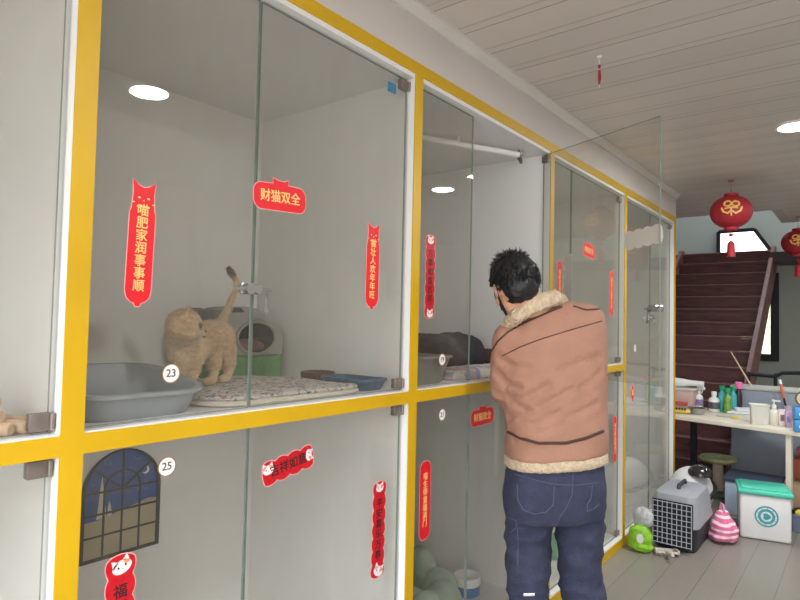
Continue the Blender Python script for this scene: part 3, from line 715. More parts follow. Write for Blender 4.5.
# rounded path for the tail
tp = []
for i in range(len(tail)-1):
    p0, p1, p2, p3 = tail[max(0, i-1)], tail[i], tail[i+1], tail[min(len(tail)-1, i+2)]
    for k_ in range(4):
        t = k_/4; tp.append(.5*((2*p1)+(p2-p0)*t+(2*p0-5*p1+4*p2-p3)*t*t+(3*p1-p0-3*p2+p3)*t**3))
tp.append(tail[-1])
b.tube(tp, [.016-.006*min(1, i/6) if i < 18 else .0105+.002*math.sin(i) for i in range(len(tp))], 10)
def fur(me):
    ca = me.color_attributes.new('fur', 'FLOAT_COLOR', 'POINT')
    base, dark, pale = Vector(lin((208, 178, 142))), Vector(lin((70, 50, 40))), Vector(lin((236, 216, 184)))
    tip = tail[-1]; ch = chest+Vector((-.05, -.03, -.02))
    for i, v in enumerate(me.vertices):
        p = v.co; c = base.copy()
        w = 1-min(1, (p-tip).length/.055); w2 = max(0, 1-(p-ch).length/.10); w3 = max(0, 1-(p-HP(.045, 0, -.022)).length/.03)
        h_ = max(0, min(1, (PADZ+.15-p.z)/.15))
        c = c.lerp(pale, min(1, .7*max(w2, w3, .5*h_)))
        st = max(0, noise.noise(Vector((p.x*26, p.y*10, p.z*10))))*.35
        c = c.lerp(Vector(lin((150, 108, 74))), st)
        c = c.lerp(dark, min(1, w*1.8))
        for q in (-1, 1):
            e_ = (p-HP(.044, q*.022, .006)).length
            if e_ < .016: c = c.lerp(Vector(lin((120, 84, 60))), .8*(1-(e_/.016)**2))
        hl_ = (p-head)
        if hl_.dot(hu) > .02 and hl_.length < .07: c = c.lerp(Vector(lin((150, 106, 74))), .45*max(0, math.sin(hl_.dot(hl)*420)))
        ca.data[i].color = (*c, 1)
        v.co = p+v.normal*(.0016*noise.noise(p*160))
body = fuse('body', b, fur_mat(), cat, .0058, 3, fur)
fb = BVHTree.FromPolygons([wm(cat) @ v.co for v in body.data.vertices], [tuple(p.vertices) for p in body.data.polygons])
b = B(); rr = random.Random(9); vs = body.data.vertices; cols = []; cac = body.data.color_attributes['fur'].data; WC = wm(cat)
for i in range(9000):
    k_ = rr.randrange(len(vs)); p = WC @ vs[k_].co; n_ = vs[k_].normal
    hd = (p-head).dot(hf)
    if hd > .030 and (p-head).length < .075: continue
    flow = Vector((.75, .1, -.45)) if (p-head).length > .07 else -hf*.6-hu*.4
    t_ = (flow-n_*flow.dot(n_)); t_ = t_.normalized() if t_.length > .01 else t_
    L = rr.uniform(.006, .012) if p.z > PADZ+.03 else .004
    d_ = (n_*.45+t_+Vector((rr.uniform(-.3, .3), rr.uniform(-.3, .3), rr.uniform(-.3, .3)))).normalized(); sd = n_.cross(d_)
    if sd.length < .01: continue
    sd = sd.normalized()*.0011
    b._add([p-sd-n_*.001, p+sd-n_*.001, p+d_*L+n_*.001], [(0, 1, 2)]); cols += [tuple(cac[k_].color)]*3
me = bpy.data.meshes.new('fur_coat'); b.bm.to_mesh(me); b.bm.free()
ca = me.color_attributes.new('fur', 'FLOAT_COLOR', 'POINT')
for i, c_ in enumerate(cols): ca.data[i].color = c_
me.materials.append(body.data.materials[0]); link('fur_coat', me, cat)
b = B()
for q in (-1, 1): b.prism([(-.010, 0), (.010, 0), (.001, .020)], -.001, .001, Matrix.Translation(HP(.012, q*.034, .028)) @ Matrix((hl*q, hf*-1, hu)).transposed().to_4x4())
put('inner_ears', b, mat('ear_pink', (196, 148, 122), .8, .05, 30), cat)
b = B()
for q in (-1, 1):
    for k_ in range(3): b.tube([HP(.050, q*.012, -.014), HP(.052, q*.035, -.010-.006*k_), HP(.042, q*.062, -.008-.012*k_)], [.0006, .0005, .0002], 4)
put('whiskers', b, m_white, cat)
for q in (-1, 1):
    b = B(); b.ell(HP(.0405, q*.022, .006), .0085, .0085, .0085, H3, 14, 10); e = put('eye', b, m_eye, cat, ang=90)
    b = B(); b.ell(HP(.0465, q*.0235, .006), .0030, .0028, .0055, H3, 10, 8); put('pupil', b, m_black, e, ang=90)
b = B(); b.ell(HP(.0585, 0, -.007), .004, .006, .004, H3, 10, 8); put('nose', b, m_nose, cat, ang=90)
b = B(); b.tube([HP(.056, .014, -.023), HP(.060, .005, -.025), HP(.061, 0, -.021), HP(.060, -.005, -.025), HP(.056, -.014, -.023)], .0012, 6); put('mouth', b, mat('mouth_dark', (96, 62, 52), .7, .05, 30), cat)

# ------------------------------------------------------------------ the man
man = root('person', (2.14, .93, 0))
tag(man, 'person in tan fleece-lined jacket and navy trousers, back turned, reaching into the open cage', 'person')
FW = Vector((.669, .743, 0)); RT = Vector((.743, -.669, 0)); UP = Vector((0, 0, 1))
m_skin = mat('skin', (212, 160, 132), .55, .05, 20)
m_hair = mat('black_hair', (17, 16, 18), .5, .2, 60)
m_jacket = mat('tan_suede', (160, 118, 98), .92, .05, 14, bump=.25, bscale=90)
m_fleece = mat('cream_fleece', (200, 180, 152), .98, .12, 70, bump=1.0, bscale=130)
m_piping = mat('brown_piping', (70, 44, 40), .7, .1, 30)
m_denim = mat('navy_cotton', (50, 54, 76), .9, .14, 26, bump=.5, bscale=160)
m_stitch = mat('light_stitching', (76, 82, 106), .8, .1, 60)
def row(xl, yl, xr, yr, b_, d, n=36, k=1.0, pw=2.4):
    P, Q = at(xl, yl, d), at(xr, yr, d); c = (P+Q)/2; hw = (Q-P).length/2*k; b_ *= k
    a = math.sqrt(max(1e-4, hw*hw-(b_*math.sin(rd(24)))**2))/math.cos(rd(24))
    tl = (Q.z-P.z)/(2*hw)*.9; ax = (RT+UP*tl).normalized()
    out = []
    for i in range(n):
        t = 2*PI*i/n; cs, sn = math.cos(t), math.sin(t)
        out.append(c+ax*a*math.copysign(abs(cs)**(2/pw), cs)+FW*b_*math.copysign(abs(sn)**(2/pw), sn))
    return out
trows = [(532, 312, 566, 300, .055, 2.285), (514, 326, 590, 303, .085, 2.285), (504, 338, 601, 311, .108, 2.28), (500, 352, 603.5, 326, .122, 2.275), (500, 372, 604, 350, .132, 2.265),
         (502, 395, 604, 378, .138, 2.255), (506, 415, 604, 402, .142, 2.245), (508, 434, 604.5, 424, .145, 2.235), (507, 448, 605, 440, .146, 2.23), (506, 457, 604.5, 451, .146, 2.225)]
Ls, Le = at(510, 340, 2.25), at(506, 389, 2.245)
Lh = Vector((2.290, 1.145, 1.270)); Rs = at(586, 322, 2.31); Re = Vector((2.44, 1.0, 1.235)); Rh = Vector((2.465, 1.165, 1.285))
b = B(); b.loft([row(*r) for r in trows])
Lw, Rw = Le.lerp(Lh, .80), Re.lerp(Rh, .72)
b.cap(Ls, Le, .070, .062, 16); b.cap(Le, Lw, .060, .048, 16); b.cap(Rs, Re, .060, .058, 16); b.cap(Re, Rw, .058, .048, 16)
b.ell(at(556, 330, 2.24), .10, .06, .09, Matrix((RT, FW, UP)).transposed())
creases = []
def jac(me):
    bv = BVHTree.FromPolygons([v.co.copy() for v in me.vertices], [tuple(p.vertices) for p in me.polygons])
    lines = [([(506, 392), (516, 404), (530, 410)], .010, .010), ([(560, 372), (580, 362), (598, 358)], .014, .006), ([(514, 440), (540, 432), (566, 424)], .012, .006), ([(512, 402), (530, 396), (548, 386)], .013, .012), ([(510, 418), (528, 412), (552, 400), (572, 390)], .013, .012), ([(512, 430), (536, 424), (560, 412)], .012, .008),
             ([(497, 372), (508, 384), (520, 388)], .012, .012), ([(499, 356), (512, 366), (528, 368)], .012, .008), ([(600, 372), (588, 384), (574, 392)], .012, .006), ([(598, 402), (582, 412), (566, 418)], .012, .006), ([(495, 392), (508, 397), (516, 394)], .010, .010)]
    segs = []
    for pts, w, dp in lines:
        h3 = []
        for x, y in pts:
            hit = bv.ray_cast(EYE, ray(x, y).normalized())[0]
            if hit is not None: h3.append(hit)
        for a, c in zip(h3, h3[1:]): segs.append((a, c, w, dp))
    mv = []
    for v in me.vertices:
        d = .0035*noise.noise(Vector((v.co.x*9, v.co.y*9, v.co.z*16)))+.002*noise.noise(v.co*30)
        best = 0
        for a, c, w, dp in segs:
            ab = c-a; t = max(0, min(1, (v.co-a).dot(ab)/ab.length_squared)); q = a+ab*t; off = v.co-q; r = off.length
            if r < w*4:
                e = -dp*math.exp(-(r/w)**2)+dp*.6*math.exp(-((r-w*2)/w)**2)
                if abs(e) > abs(best): best = e
        mv.append(v.co+v.normal*(d+best*.75))
    for v, q in zip(me.vertices, mv): v.co = q
jacket = fuse('jacket', b, m_jacket, man, .0105, 5, jac)
def bvh(o):
    M = wm(o); me = o.data
    return BVHTree.FromPolygons([M @ v.co for v in me.vertices], [tuple(p.vertices) for p in me.polygons])
def on_surface(bv, pts, lift=.001, sub=6):
    out = []
    for (x0, y0), (x1, y1) in zip(pts, pts[1:]):
        for k_ in range(sub):
            t = k_/sub; h = bv.ray_cast(EYE, ray(x0+(x1-x0)*t, y0+(y1-y0)*t).normalized())
            if h[0] is not None: out.append(h[0]+h[1]*lift)
    h = bv.ray_cast(EYE, ray(*pts[-1]).normalized())
    if h[0] is not None: out.append(h[0]+h[1]*lift)
    return out
jb = bvh(jacket)
def seam(name, bv, pts, r, m, par, lift=.001):
    q = on_surface(bv, pts, lift)
    if len(q) > 2:
        b = B(); b.tube(q, r, 8); return put(name, b, m, par)
seam('waist_piping', jb, [(508, 432), (520, 438), (538, 443), (566, 443), (586, 438), (603, 431)], .0055, m_piping, man)
seam('yoke_seam', jb, [(502, 356), (520, 347), (541, 339), (570, 330), (602, 321)], .0022, m_piping, man, 0)
seam('shoulder_piping', jb, [(492, 351), (498, 341), (508, 332), (520, 325), (540, 316), (562, 307)], .0035, m_piping, man, .0005)
seam('shoulder_piping', jb, [(573, 306), (586, 310), (599, 309)], .0035, m_piping, man, .0005)
# fleece hem
b = B()
hr = [(507, 455, 603, 449, .142, 2.225), (506.5, 457, 604, 451, .146, 2.225), (506, 461, 604.5, 455, .148, 2.225), (506, 464.5, 604.5, 458.5, .148, 2.225), (508, 466, 602.5, 460, .140, 2.225)]
b.loft([row(*r, n=72) for r in hr])
def fz(a, f):
    def fn(me):
        for v in me.vertices: v.co = v.co+v.normal*(a*noise.noise(v.co*f)+a*.6*noise.noise(v.co*f*2.2))
    return fn
fuse('fleece_hem', b, m_fleece, man, .007, 2, fz(.0025, 75))
b = B()
b.tube([at(*q) for q in ((508, 325, 2.23), (516, 317.5, 2.195), (529, 309.5, 2.18), (544, 302.5, 2.185), (556, 298.5, 2.215), (562, 301, 2.31), (552, 307, 2.39), (530, 317, 2.39), (511, 326, 2.31))], .026, 14, closed=True)
b.tube([at(*q) for q in ((509, 320, 2.235), (517, 311.5, 2.20), (530, 303.5, 2.185), (544, 297.5, 2.19), (554, 294.5, 2.22), (559, 297, 2.30), (550, 303, 2.37), (530, 311, 2.37), (512, 320, 2.30))], .020, 14, closed=True)
fuse('fleece_collar', b, m_fleece, man, .0065, 4, fz(.0045, 75))
for e_, w_, h_ in ((Le, Lw, Lh), (Re, Rw, Rh)):
    dv = (h_-e_).normalized(); b = B(); b.tube([w_+dv*.018, w_+dv*.036, w_+dv*.052], [.048, .052, .047], 16); fuse('fleece_cuff', b, m_fleece, man, .006, 2, fz(.003, 75))
fc = at(553, 400, 2.25); pl = []
for k_ in range(22):
    o_ = Vector((fc.x, fc.y, .925+.0235*k_)); h = jb.ray_cast(o_+FW*.9, -FW)
    if h[0] is not None: pl.append(h[0]+FW*.004)
if len(pl) > 4:
    b = B(); b.tube(pl, .016, 10); fuse('front_placket', b, m_fleece, man, .006, 2, fz(.003, 75))
# trousers
prow = [(512, 455, 599, 449, .118, 2.225), (509, 468, 601, 463, .126, 2.22), (505, 488, 603, 484, .140, 2.215), (505, 504, 603, 501, .138, 2.215), (507, 517, 602, 515, .125, 2.215)]
LK, RK = at(528, 566, 2.20), at(580, 566, 2.245)
LF, RF = Vector((LK.x-.01, LK.y-.012, .075)), Vector((RK.x+.03, RK.y-.03, .075))
b = B(); b.loft([row(*r) for r in prow])
b.cap(at(530, 512, 2.215), LK, .090, .079, 18); b.cap(LK, LF, .079, .074, 18); b.cap(at(580, 510, 2.235), RK, .090, .084, 18); b.cap(RK, RF, .084, .076, 18)
def trou(me):
    mv = []
    for v in me.vertices:
        p = v.co; f = min(1, max(0, (.80-p.z)/.15))
        q = p+Vector((0, 0, .25*(p.x+p.y))); n1 = 1-abs(noise.noise(Vector((q.x*6, q.y*6, q.z*15+3)))); d = f*(.016*n1**3-.008+.005*noise.noise(Vector((p.x*14, p.y*14, p.z*34+5))))+(1-f)*.004*noise.noise(Vector((p.x*10, p.y*10, p.z*26)))+.0015*noise.noise(p*35)
        mv.append(p+v.normal*d)
    for v, q in zip(me.vertices, mv): v.co = q
trs = fuse('trousers', b, m_denim, man, .010, 3, trou)
tbv = bvh(trs)
def z3(pts): return [(490+x/3.75, 440+y/3.75) for x, y in pts]
for nm, pts in (('pocket_stitching', [(102, 165), (104, 225), (125, 262), (165, 278), (210, 270), (236, 245), (242, 172)]), ('pocket_stitching', [(384, 168), (380, 215), (366, 240), (366, 268), (392, 256), (410, 240)]),
                ('seat_seam', [(312, 100), (311, 150), (308, 205), (285, 255), (262, 290), (246, 322)]), ('yoke_stitching', [(92, 128), (160, 148), (240, 166), (312, 170), (410, 160)]),
                ('cargo_pocket_stitching', [(58, 288), (98, 302), (96, 330), (74, 348)]), ('side_stitching', [(100, 300), (106, 380), (104, 470)])):
    seam(nm, tbv, z3(pts), .0016, m_stitch, man, .0003)
h = tbv.ray_cast(EYE, ray(529, 594.5).normalized())
if h[0] is not None:
    q = h[0]; n_ = h[1]; xd = UP.cross(n_).normalized(); yd = n_.cross(xd)
    M = Matrix(((xd.x, yd.x, n_.x, q.x), (xd.y, yd.y, n_.y, q.y), (xd.z, yd.z, n_.z, q.z), (0, 0, 0, 1)))
    b = B(); b.box(-.020, .020, -.006, .006, -.002, .003, .001, M=M); put('white_label', b, m_white, man)
# body: head, neck, torso, arms with hands, legs
yaw = rd(46); pit = rd(-24)
hf = Vector((math.cos(yaw)*math.cos(pit), math.sin(yaw)*math.cos(pit), math.sin(pit)))
hr_ = hf.cross(UP).normalized(); hr_ = (hr_+UP*.16).normalized(); hu = hr_.cross(hf).normalized()
HC = at(514, 281, 2.24); H3 = Matrix((hr_, hf, hu)).transposed()
def HD(r, f, u): return HC+hr_*r+hf*f+hu*u
b = B()
b.ell(HC, .074, .092, .098, H3, 24, 16); b.ell(HD(0, .035, -.065), .056, .060, .062, H3); b.ell(HD(0, .070, -.100), .024, .022, .020, H3)
b.ell(HD(0, .098, -.030), .012, .014, .024, H3); b.ell(HD(0, .108, -.042), .014, .014, .011, H3)
b.ell(HD(0, .090, .012), .055, .014, .016, H3); b.ell(HD(0, .088, -.073), .024, .014, .012, H3)
for q in (-1, 1):
    b.ell(HD(q*.076, -.004, -.024), .010, .020, .033, H3); b.ell(HD(q*.044, .062, -.045), .022, .022, .024, H3)
nb = at(540, 316, 2.28)
b.cap(HD(0, -.018, -.05), nb, .056, .060, 18)
b.cap(nb, at(553, 420, 2.25), .075, .105, 18); b.cap(at(553, 420, 2.25), at(554, 490, 2.225), .105, .105, 18)
b.cap(nb, Ls, .055, .046, 14); b.cap(nb, Rs, .055, .046, 14)
for s_, e_, h_ in ((Ls, Le, Lh), (Rs, Re, Rh)): b.cap(s_, e_, .044, .036, 14); b.cap(e_, h_, .036, .026, 14)
b.cap(at(532, 500, 2.215), LK, .072, .052, 14); b.cap(LK, LF, .050, .036, 14); b.cap(at(578, 500, 2.23), RK, .072, .052, 14); b.cap(RK, RF, .050, .036, 14)
def hand(w, dirv, upv, side):
    d = dirv.normalized(); u = (upv-d*upv.dot(d)).normalized(); r = d.cross(u)     # u = back of the hand
    b.cap(w, w+d*.04, .024, .028, 12)
    for k_ in range(4): b.cap(w+d*.03+r*(-.022+.0147*k_), w+d*.080+r*(-.032+.0213*k_), .014, .0125, 10)
    for k_, L in enumerate((.066, .077, .070, .052)[::1 if side < 0 else -1]):
        o_ = r*(-.036+.024*k_); p0 = w+d*.082+o_; fan = r*(-.16+.107*k_)
        p1 = p0+(d*.92+fan-u*.28).normalized()*L*.44; p2 = p1+(d*.66+fan-u*.70).normalized()*L*.34; p3 = p2+(d*.30+fan*.5-u*.92).normalized()*L*.25
        for a, c, r0, r1 in ((p0-d*.015, p1, .0090, .0084), (p1, p2, .0084, .0078), (p2, p3, .0078, .0068)): b.cap(a, c, r0, r1, 10)
    t0 = w+d*.022+r*side*.024; t1 = t0+(d*.60+r*side*.80-u*.30).normalized()*.044; t2 = t1+(d*.95+r*side*.22-u*.40).normalized()*.032
    b.cap(t0, t1, .0125, .0105, 10); b.cap(t1, t2, .0100, .0082, 10)
hand(Lh, Vector((.10, 1.0, -.10)), UP, 1)
hand(Rh, Vector((.05, 1.0, -.10)), UP, -1)
for f_ in (LF, RF):
    b.cap(f_, Vector((f_.x, f_.y, .055)), .036, .036, 12); b.cap(Vector((f_.x, f_.y, .05))-FW*.03, Vector((f_.x, f_.y, .045))+FW*.13, .034, .03, 12)
fuse('body', b, m_skin, man, .0048, 2)
for q in (-1, 1):
    b = B(); b.ell(HD(q*.032, .0865, -.010), .013, .011, .010, H3, 14, 10); e = put('eye', b, m_white, man, ang=90)
    b = B(); b.ell(HD(q*.032, .0955, -.010), .005, .004, .005, H3, 10, 8); put('iris', b, m_black, e, ang=90)
b = B(); b.tube([HD(-.024, .099, -.074), HD(0, .104, -.073), HD(.024, .099, -.074)], .0035, 8); put('lips', b, mat('lips', (170, 100, 92), .5, .05, 20), man)
# short thick hair
def cut(me):
    rr = random.Random(11)
    for v in me.vertices:
        d = v.co-HC; f, u, r = d.dot(hf), d.dot(hu), d.dot(hr_)
        face = max(0, min(1, (f-.018+max(0, u-.03)*-1.2)/.02))*max(0, min(1, (.055-u)/.03))
        ear = 1 if (abs(r) > .05 and f > -.03 and u < -.01) else 0
        k_ = 1-.22*max(face, ear)
        v.co = HC+d*k_+v.normal*(.003*noise.noise(v.co*60)+.0025*noise.noise(v.co*140))
b = B(); b.ell(HD(0, -.008, .006), .089, .096, .099, H3, 28, 18); b.ell(HD(0, -.032, -.045), .070, .064, .062, H3)
hair = fuse('hair', b, m_hair, man, .006, 2, cut)
b = B(); rr = random.Random(4)
for i in range(3600):
    th = rr.uniform(0, 2*PI); ph = math.acos(rr.uniform(-.85, 1)); n_ = Vector((math.sin(ph)*math.cos(th), math.sin(ph)*math.sin(th), math.cos(ph)))
    if n_.y > .35 and n_.z < .35: continue
    if n_.y > -.2 and n_.z < .05 and abs(n_.x) > .6 or n_.z < -.45 and n_.y > -.45: continue
    p = HD(n_.x*.088, -.008+n_.y*.092, .006+n_.z*.096); nw = (hr_*n_.x+hf*n_.y+hu*n_.z).normalized()
    side = Vector((rr.uniform(-1, 1), rr.uniform(-1, 1), rr.uniform(-1, 1)))
    top = max(0, n_.z-.55)/.45; dn = (nw*(.22+.75*top)+hf*.5*top-hu*.9*(1-top)+side*.22).normalized(); L = rr.uniform(.012, .022)+.010*top*rr.random()
    b.tube([p, p+dn*L*.6, p+(dn+side*.12)*L], [.0022, .0017, .0004], 4, cap=False)
put('hair_tufts', b, m_hair, hair)
# thin dark ear loop of a mask
b = B()
b.tube([HD(-.082, -.024, .002), HD(-.079, .0, -.004), HD(-.072, .04, -.030), HD(-.058, .074, -.045)], .0018, 6)
b.tube([HD(-.082, -.026, -.01), HD(-.078, -.010, -.060), HD(-.066, .030, -.078), HD(-.052, .062, -.086)], .0018, 6)
put('mask_ear_loop', b, m_black, man)
b = B()
rings = []
for u in (-.036, -.055, -.075, -.095, -.112):
    w_ = .060+.006*math.sin((u+.07)*30); pr_ = .112-.9*abs(u+.068)**1.2
    rings.append([HD(w_*math.sin(rd(a)), pr_*math.cos(rd(a))*1.0+(.012 if abs(a) > 60 else .006), u) for a in range(-80, 81, 10)]+[HD((w_-.003)*math.sin(rd(a)), (pr_-.004)*math.cos(rd(a))+(.012 if abs(a) > 60 else .006), u) for a in range(80, -81, -10)])
b.loft(rings); put('face_mask', b, mat('black_mask_cloth', (26, 26, 30), .8, .1, 30), man, ang=60)
# shoes
m_shoe = mat('dark_shoe', (46, 46, 50), .6, .1, 20)
for f_ in (LF, RF):
    b = B(); g0 = Vector((f_.x, f_.y, 0))
    b.cap(g0-FW*.045+UP*.050, g0+FW*.155+UP*.042, .040, .036, 14); b.cap(g0-FW*.03+UP*.07, g0+FW*.06+UP*.062, .042, .040, 14)
    s = fuse('shoe', b, m_shoe, man, .008, 2)
    b = B(); ax = Matrix(((RT.x, FW.x, 0, g0.x), (RT.y, FW.y, 0, g0.y), (0, 0, 1, 0), (0, 0, 0, 1)))
    b.loft([[ax @ Vector((u, v, z)) for u, v in rrect(-.043, .043, -.09, .198, .042, 6)] for z in (0.0005, .018)]); put('sole', b, m_white, s)
# ------------------------------------------------------------------ stairs at the far end
st = root('staircase', (6.3, 1.6, 0)); tag(st, 'dark red wooden staircase climbing away at the far end', 'staircase')
SX0, SX1, SZ1, SY0, SY1, NS = 6.30, 9.50, 2.52, 1.03, 2.15, 15
rise, run = SZ1/NS, (SX1-SX0)/(NS-1)
m_nose = mat('pale_step_edge', (150, 112, 102), .5, .15, 8)  # paler strip along the front edge of each tread
for k_ in range(NS):
    x = SX0+k_*run; z = (k_+1)*rise
    b = B(); b.box(x, x+.02, SY0, SY1, z-rise+.0005, z-.026); put('riser', b, m_wood, st, smooth=False)
    b = B(); b.box(x-.022, x+run+.0, SY0, SY1, z-.025, z); tr = put('tread', b, m_wood, st, smooth=False)
    b = B(); b.box(x-.026, x-.0222, SY0, SY1, z-.008, z+.0015); put('pale_edge', b, m_nose, tr, smooth=False)
for y0, y1 in ((SY0-.045, SY0-.001), (SY1+.001, SY1+.045)):
    b = B(); sl = SZ1/(SX1-SX0)
    b.prism([(SX0-.10, 0.001), (SX0+.25, 0.001), (SX1+.1, SZ1-.27), (SX1+.1, SZ1+.05), (SX1-.05, SZ1+.05), (SX0-.10, .16)], y0, y1); put('stringer', b, mat('stringer_wood', (112, 70, 62), .45, .12, 5, stretch=(1, 1, 4)), st, smooth=False)
b = B(); b.box(SX1+.03, XW-.001, SY0-.04, SY1+.2, SZ1-.10, SZ1); put('landing', b, m_wood, st, smooth=False)
b = B(); b.box(6.12, 6.17, 1.27, 1.32, 0.001, .66); one('dark_post', b, m_frame, 'dark square post under the table in front of the stairs', 'post', (6.14, 1.3, 0))
# grey chest and black pipe rail behind the table
ch = root('grey_chest', (6.1, .62, 0)); tag(ch, 'tall blue-grey metal chest standing behind the table', 'chest')
m_gm = mat('blue_grey_metal', (138, 146, 158), .45, .04, 4)
b = B(); b.box(6.04, 6.30, .15, .965, .001, .895, .006); put('body', b, m_gm, ch)
b = B(); b.box(6.025, 6.315, .13, .975, .896, .922, .005); put('top', b, mat('pale_grey_top', (186, 186, 178), .5, .05, 6), ch)
rl = root('pipe_rail', (6.9, .5, 0)); tag(rl, 'low black pipe rail between the chest and the far wall', 'rail')
b = B(); b.tube([(6.9, .97, .98), (6.9, .72, .97), (6.9, .66, 1.01), (6.9, .30, 1.03)], .019, 10); put('rail_pipe', b, m_frame, rl)
for y_ in (.95, .72, .34):
    b = B(); b.cyl((6.9, y_, .001), (6.9, y_, 1.0), .016, n=10); put('rail_leg', b, m_frame, rl)

# ------------------------------------------------------------------ long table
TZ = .70
tdir = Vector((-.19, -.863, 0)).normalized(); tn = Vector((-tdir.y, tdir.x, 0))
if tn.x < 0: tn = -tn
TA = Vector((5.305, 1.235, 0))
def tab(l, w, z=0): return TA+tdir*l+tn*w+Vector((0, 0, z))
MT = Matrix(((tdir.x, tn.x, 0, TA.x), (tdir.y, tn.y, 0, TA.y), (0, 0, 1, 0), (0, 0, 0, 1)))
tbl = root('long_table', tab(.7, .32)); tag(tbl, 'long white-topped grooming table crowded with bottles', 'table')
m_top = mat('table_top', (216, 208, 190), .45, .04, 3)
b = B(); b.box(-.5, 1.5, 0, .62, TZ-.032, TZ, .004, M=MT); put('tabletop', b, m_top, tbl)
for l_, w_ in ((-.45, .05), (-.45, .57), (.79, .04), (1.45, .05), (1.45, .57)):
    b = B(); b.box(l_-.018, l_+.018, w_-.018, w_+.018, .001, TZ-.033, M=MT); put('leg', b, m_top, tbl, smooth=False)
def tpos(x, y, w=None):
    p = onz(x, y, TZ); return p
def lathe_thing(name, prof, pos, m, label, cat, n=22, sx=1, sy=1):
    b = B(); b.lathe(prof, pos, n, sx=sx, sy=sy); return tag(put(name, b, m, base=pos), label, cat)
TP = lambda x, y: onz(x, y, TZ)+Vector((0, 0, .0008))
m_lab = mat('label_print', (120, 90, 110), .5, .3, 60)
# hair dryer on a storage tub
p = TP(683, 407.5)
t = root('storage_tub', p); tag(t, 'clear pink-tinted storage tub beside the cage post', 'tub')
b = tub(B(), p.x, p.y, p.z, .17, .20, .165, .03, flare=1.04, rim=.004); put('tub_body', b, mat('pink_tub', (206, 176, 168), .35, .06, 10), t)
b = B(); b.box(p.x-.10, p.x+.10, p.y-.115, p.y+.115, p.z+.166, p.z+.180, .006); put('tub_lid', b, mat('clear_lid', (206, 202, 196), .3, .05, 10), t)
b = B(); b.box(p.x-.098, p.x-.090, p.y-.06, p.y+.06, p.z+.03, p.z+.06); put('red_label', b, mat('label_red', (206, 84, 74), .5, .1, 40), t)
d = root('hair_dryer', p+Vector((0, .05, .181))); tag(d, 'white hair dryer lying on the storage tub, nozzle to the right', 'hair dryer')
q = p+Vector((0, .06, .225)); dv = Vector((.05, -1, 0)).normalized()
b = B(); b.cap(q-dv*.03, q+dv*.07, .044, .036, 16); put('dryer_body', b, m_white, d)
b = B(); b.tube([q+dv*.08, q+dv*.13, q+dv*.23], [.034, .026, .024], 16); put('nozzle', b, m_white, d)
b = B(); b.tube([q-dv*.03+Vector((0, 0, .02)), q-dv*.04+Vector((.03, 0, .05))], [.03, .026], 12); put('intake_cap', b, mat('dryer_grey', (120, 120, 118), .4, .1, 20), d)
# spray bottle
def bottle(name, p, r, h, m, capm, label, cat='bottle', capr=None, caph=.03, band=None, pump=False, trig=False):
    o = root(name, p); tag(o, label, cat, 'bottles on the grooming table')
    b = B(); b.lathe([(r*.92, 0), (r, .006), (r, h*.72), (r*.85, h*.82), (r*.40, h*.92), (r*.40, h), (0, h)], p, 22); put('bottle_body', b, m, o)
    cr = capr or r*.46
    b = B(); b.lathe([(cr, h+.0005), (cr, h+caph), (cr*.8, h+caph+.004), (0, h+caph+.004)], p, 16)
    tp_ = p+Vector((0, 0, h+caph))
    if pump: b.cyl(tp_, tp_+Vector((0, 0, .03)), .004, n=8); b.cap(tp_+Vector((.005, .008, .034)), tp_+Vector((-.01, -.04, .034)), .008, .006, 10)
    if trig: b.box(tp_.x-.012, tp_.x+.012, tp_.y-.05, tp_.y+.018, tp_.z-.004, tp_.z+.024, .005); b.cap(tp_+Vector((0, -.03, -.006)), tp_+Vector((0, -.022, -.035)), .005, .004, 8)
    put('cap', b, capm, o)
    if band:
        b = B(); b.lathe([(r*1.012, h*.18), (r*1.012, h*.6)], p, 22, cap=False); put('printed_label', b, band, o)
    return o
m_purple = mat('label_purple', (150, 128, 170), .5, .25, 40); m_dk = mat('label_dark', (86, 84, 92), .5, .4, 50)
bottle('spray_bottle', TP(699, 408), .034, .135, m_white, m_white, 'white spray bottle behind the steel bowl', band=m_purple, trig=True, caph=.035)
p = TP(697, 414)
bo = tag(put('steel_bowl', B().lathe([(.035, 0), (.055, .006), (.078, .05), (.083, .054), (.077, .052), (.05, .012), (0, .010)], p, 28), mat('steel', (190, 190, 192), .2, .05, 10, metal=1), base=p), 'shiny steel bowl at the front edge of the table', 'bowl')
p = TP(681, 414); b = B(); b.cap(p+Vector((0, .05, .024)), p+Vector((.02, -.05, .024)), .022, .020, 12); o = root('yellow_brush', p); tag(o, 'yellow and black grooming brush left of the steel bowl', 'brush'); put('brush_body', b, mat('yellow_plastic', (214, 186, 70), .45, .1, 20), o)
b = B()
for i in range(4): b.cyl(p+Vector((-.012, .035-.022*i, .036)), p+Vector((-.012, .030-.022*i, .052)), .008, n=8)
put('bristles', b, m_black, o)
bottle('white_bottle', TP(714, 411.5), .044, .14, m_white, m_white, 'wide white bottle with dark print, right of the steel bowl', band=m_dk, capr=.022)
bottle('teal_bottle', TP(722, 411.5), .032, .19, mat('teal_plastic', (70, 170, 176), .35, .06, 10), mat('green_cap', (20, 150, 96), .4, .05, 10), 'teal bottle with green cap behind the white bottle', capr=.022)
bottle('teal_bottle', TP(733, 411.5), .030, .185, mat('teal_plastic', (70, 170, 176)), mat('green_cap', (20, 150, 96)), 'teal bottle with green cap left of the pink-capped bottle', capr=.022)
bottle('green_pump_bottle', TP(727.5, 413), .030, .170, mat('green_yellow', (120, 160, 70), .4, .3, 14), mat('green_cap', (20, 150, 96)), 'green and yellow bottle between two teal bottles', capr=.024, caph=.04)
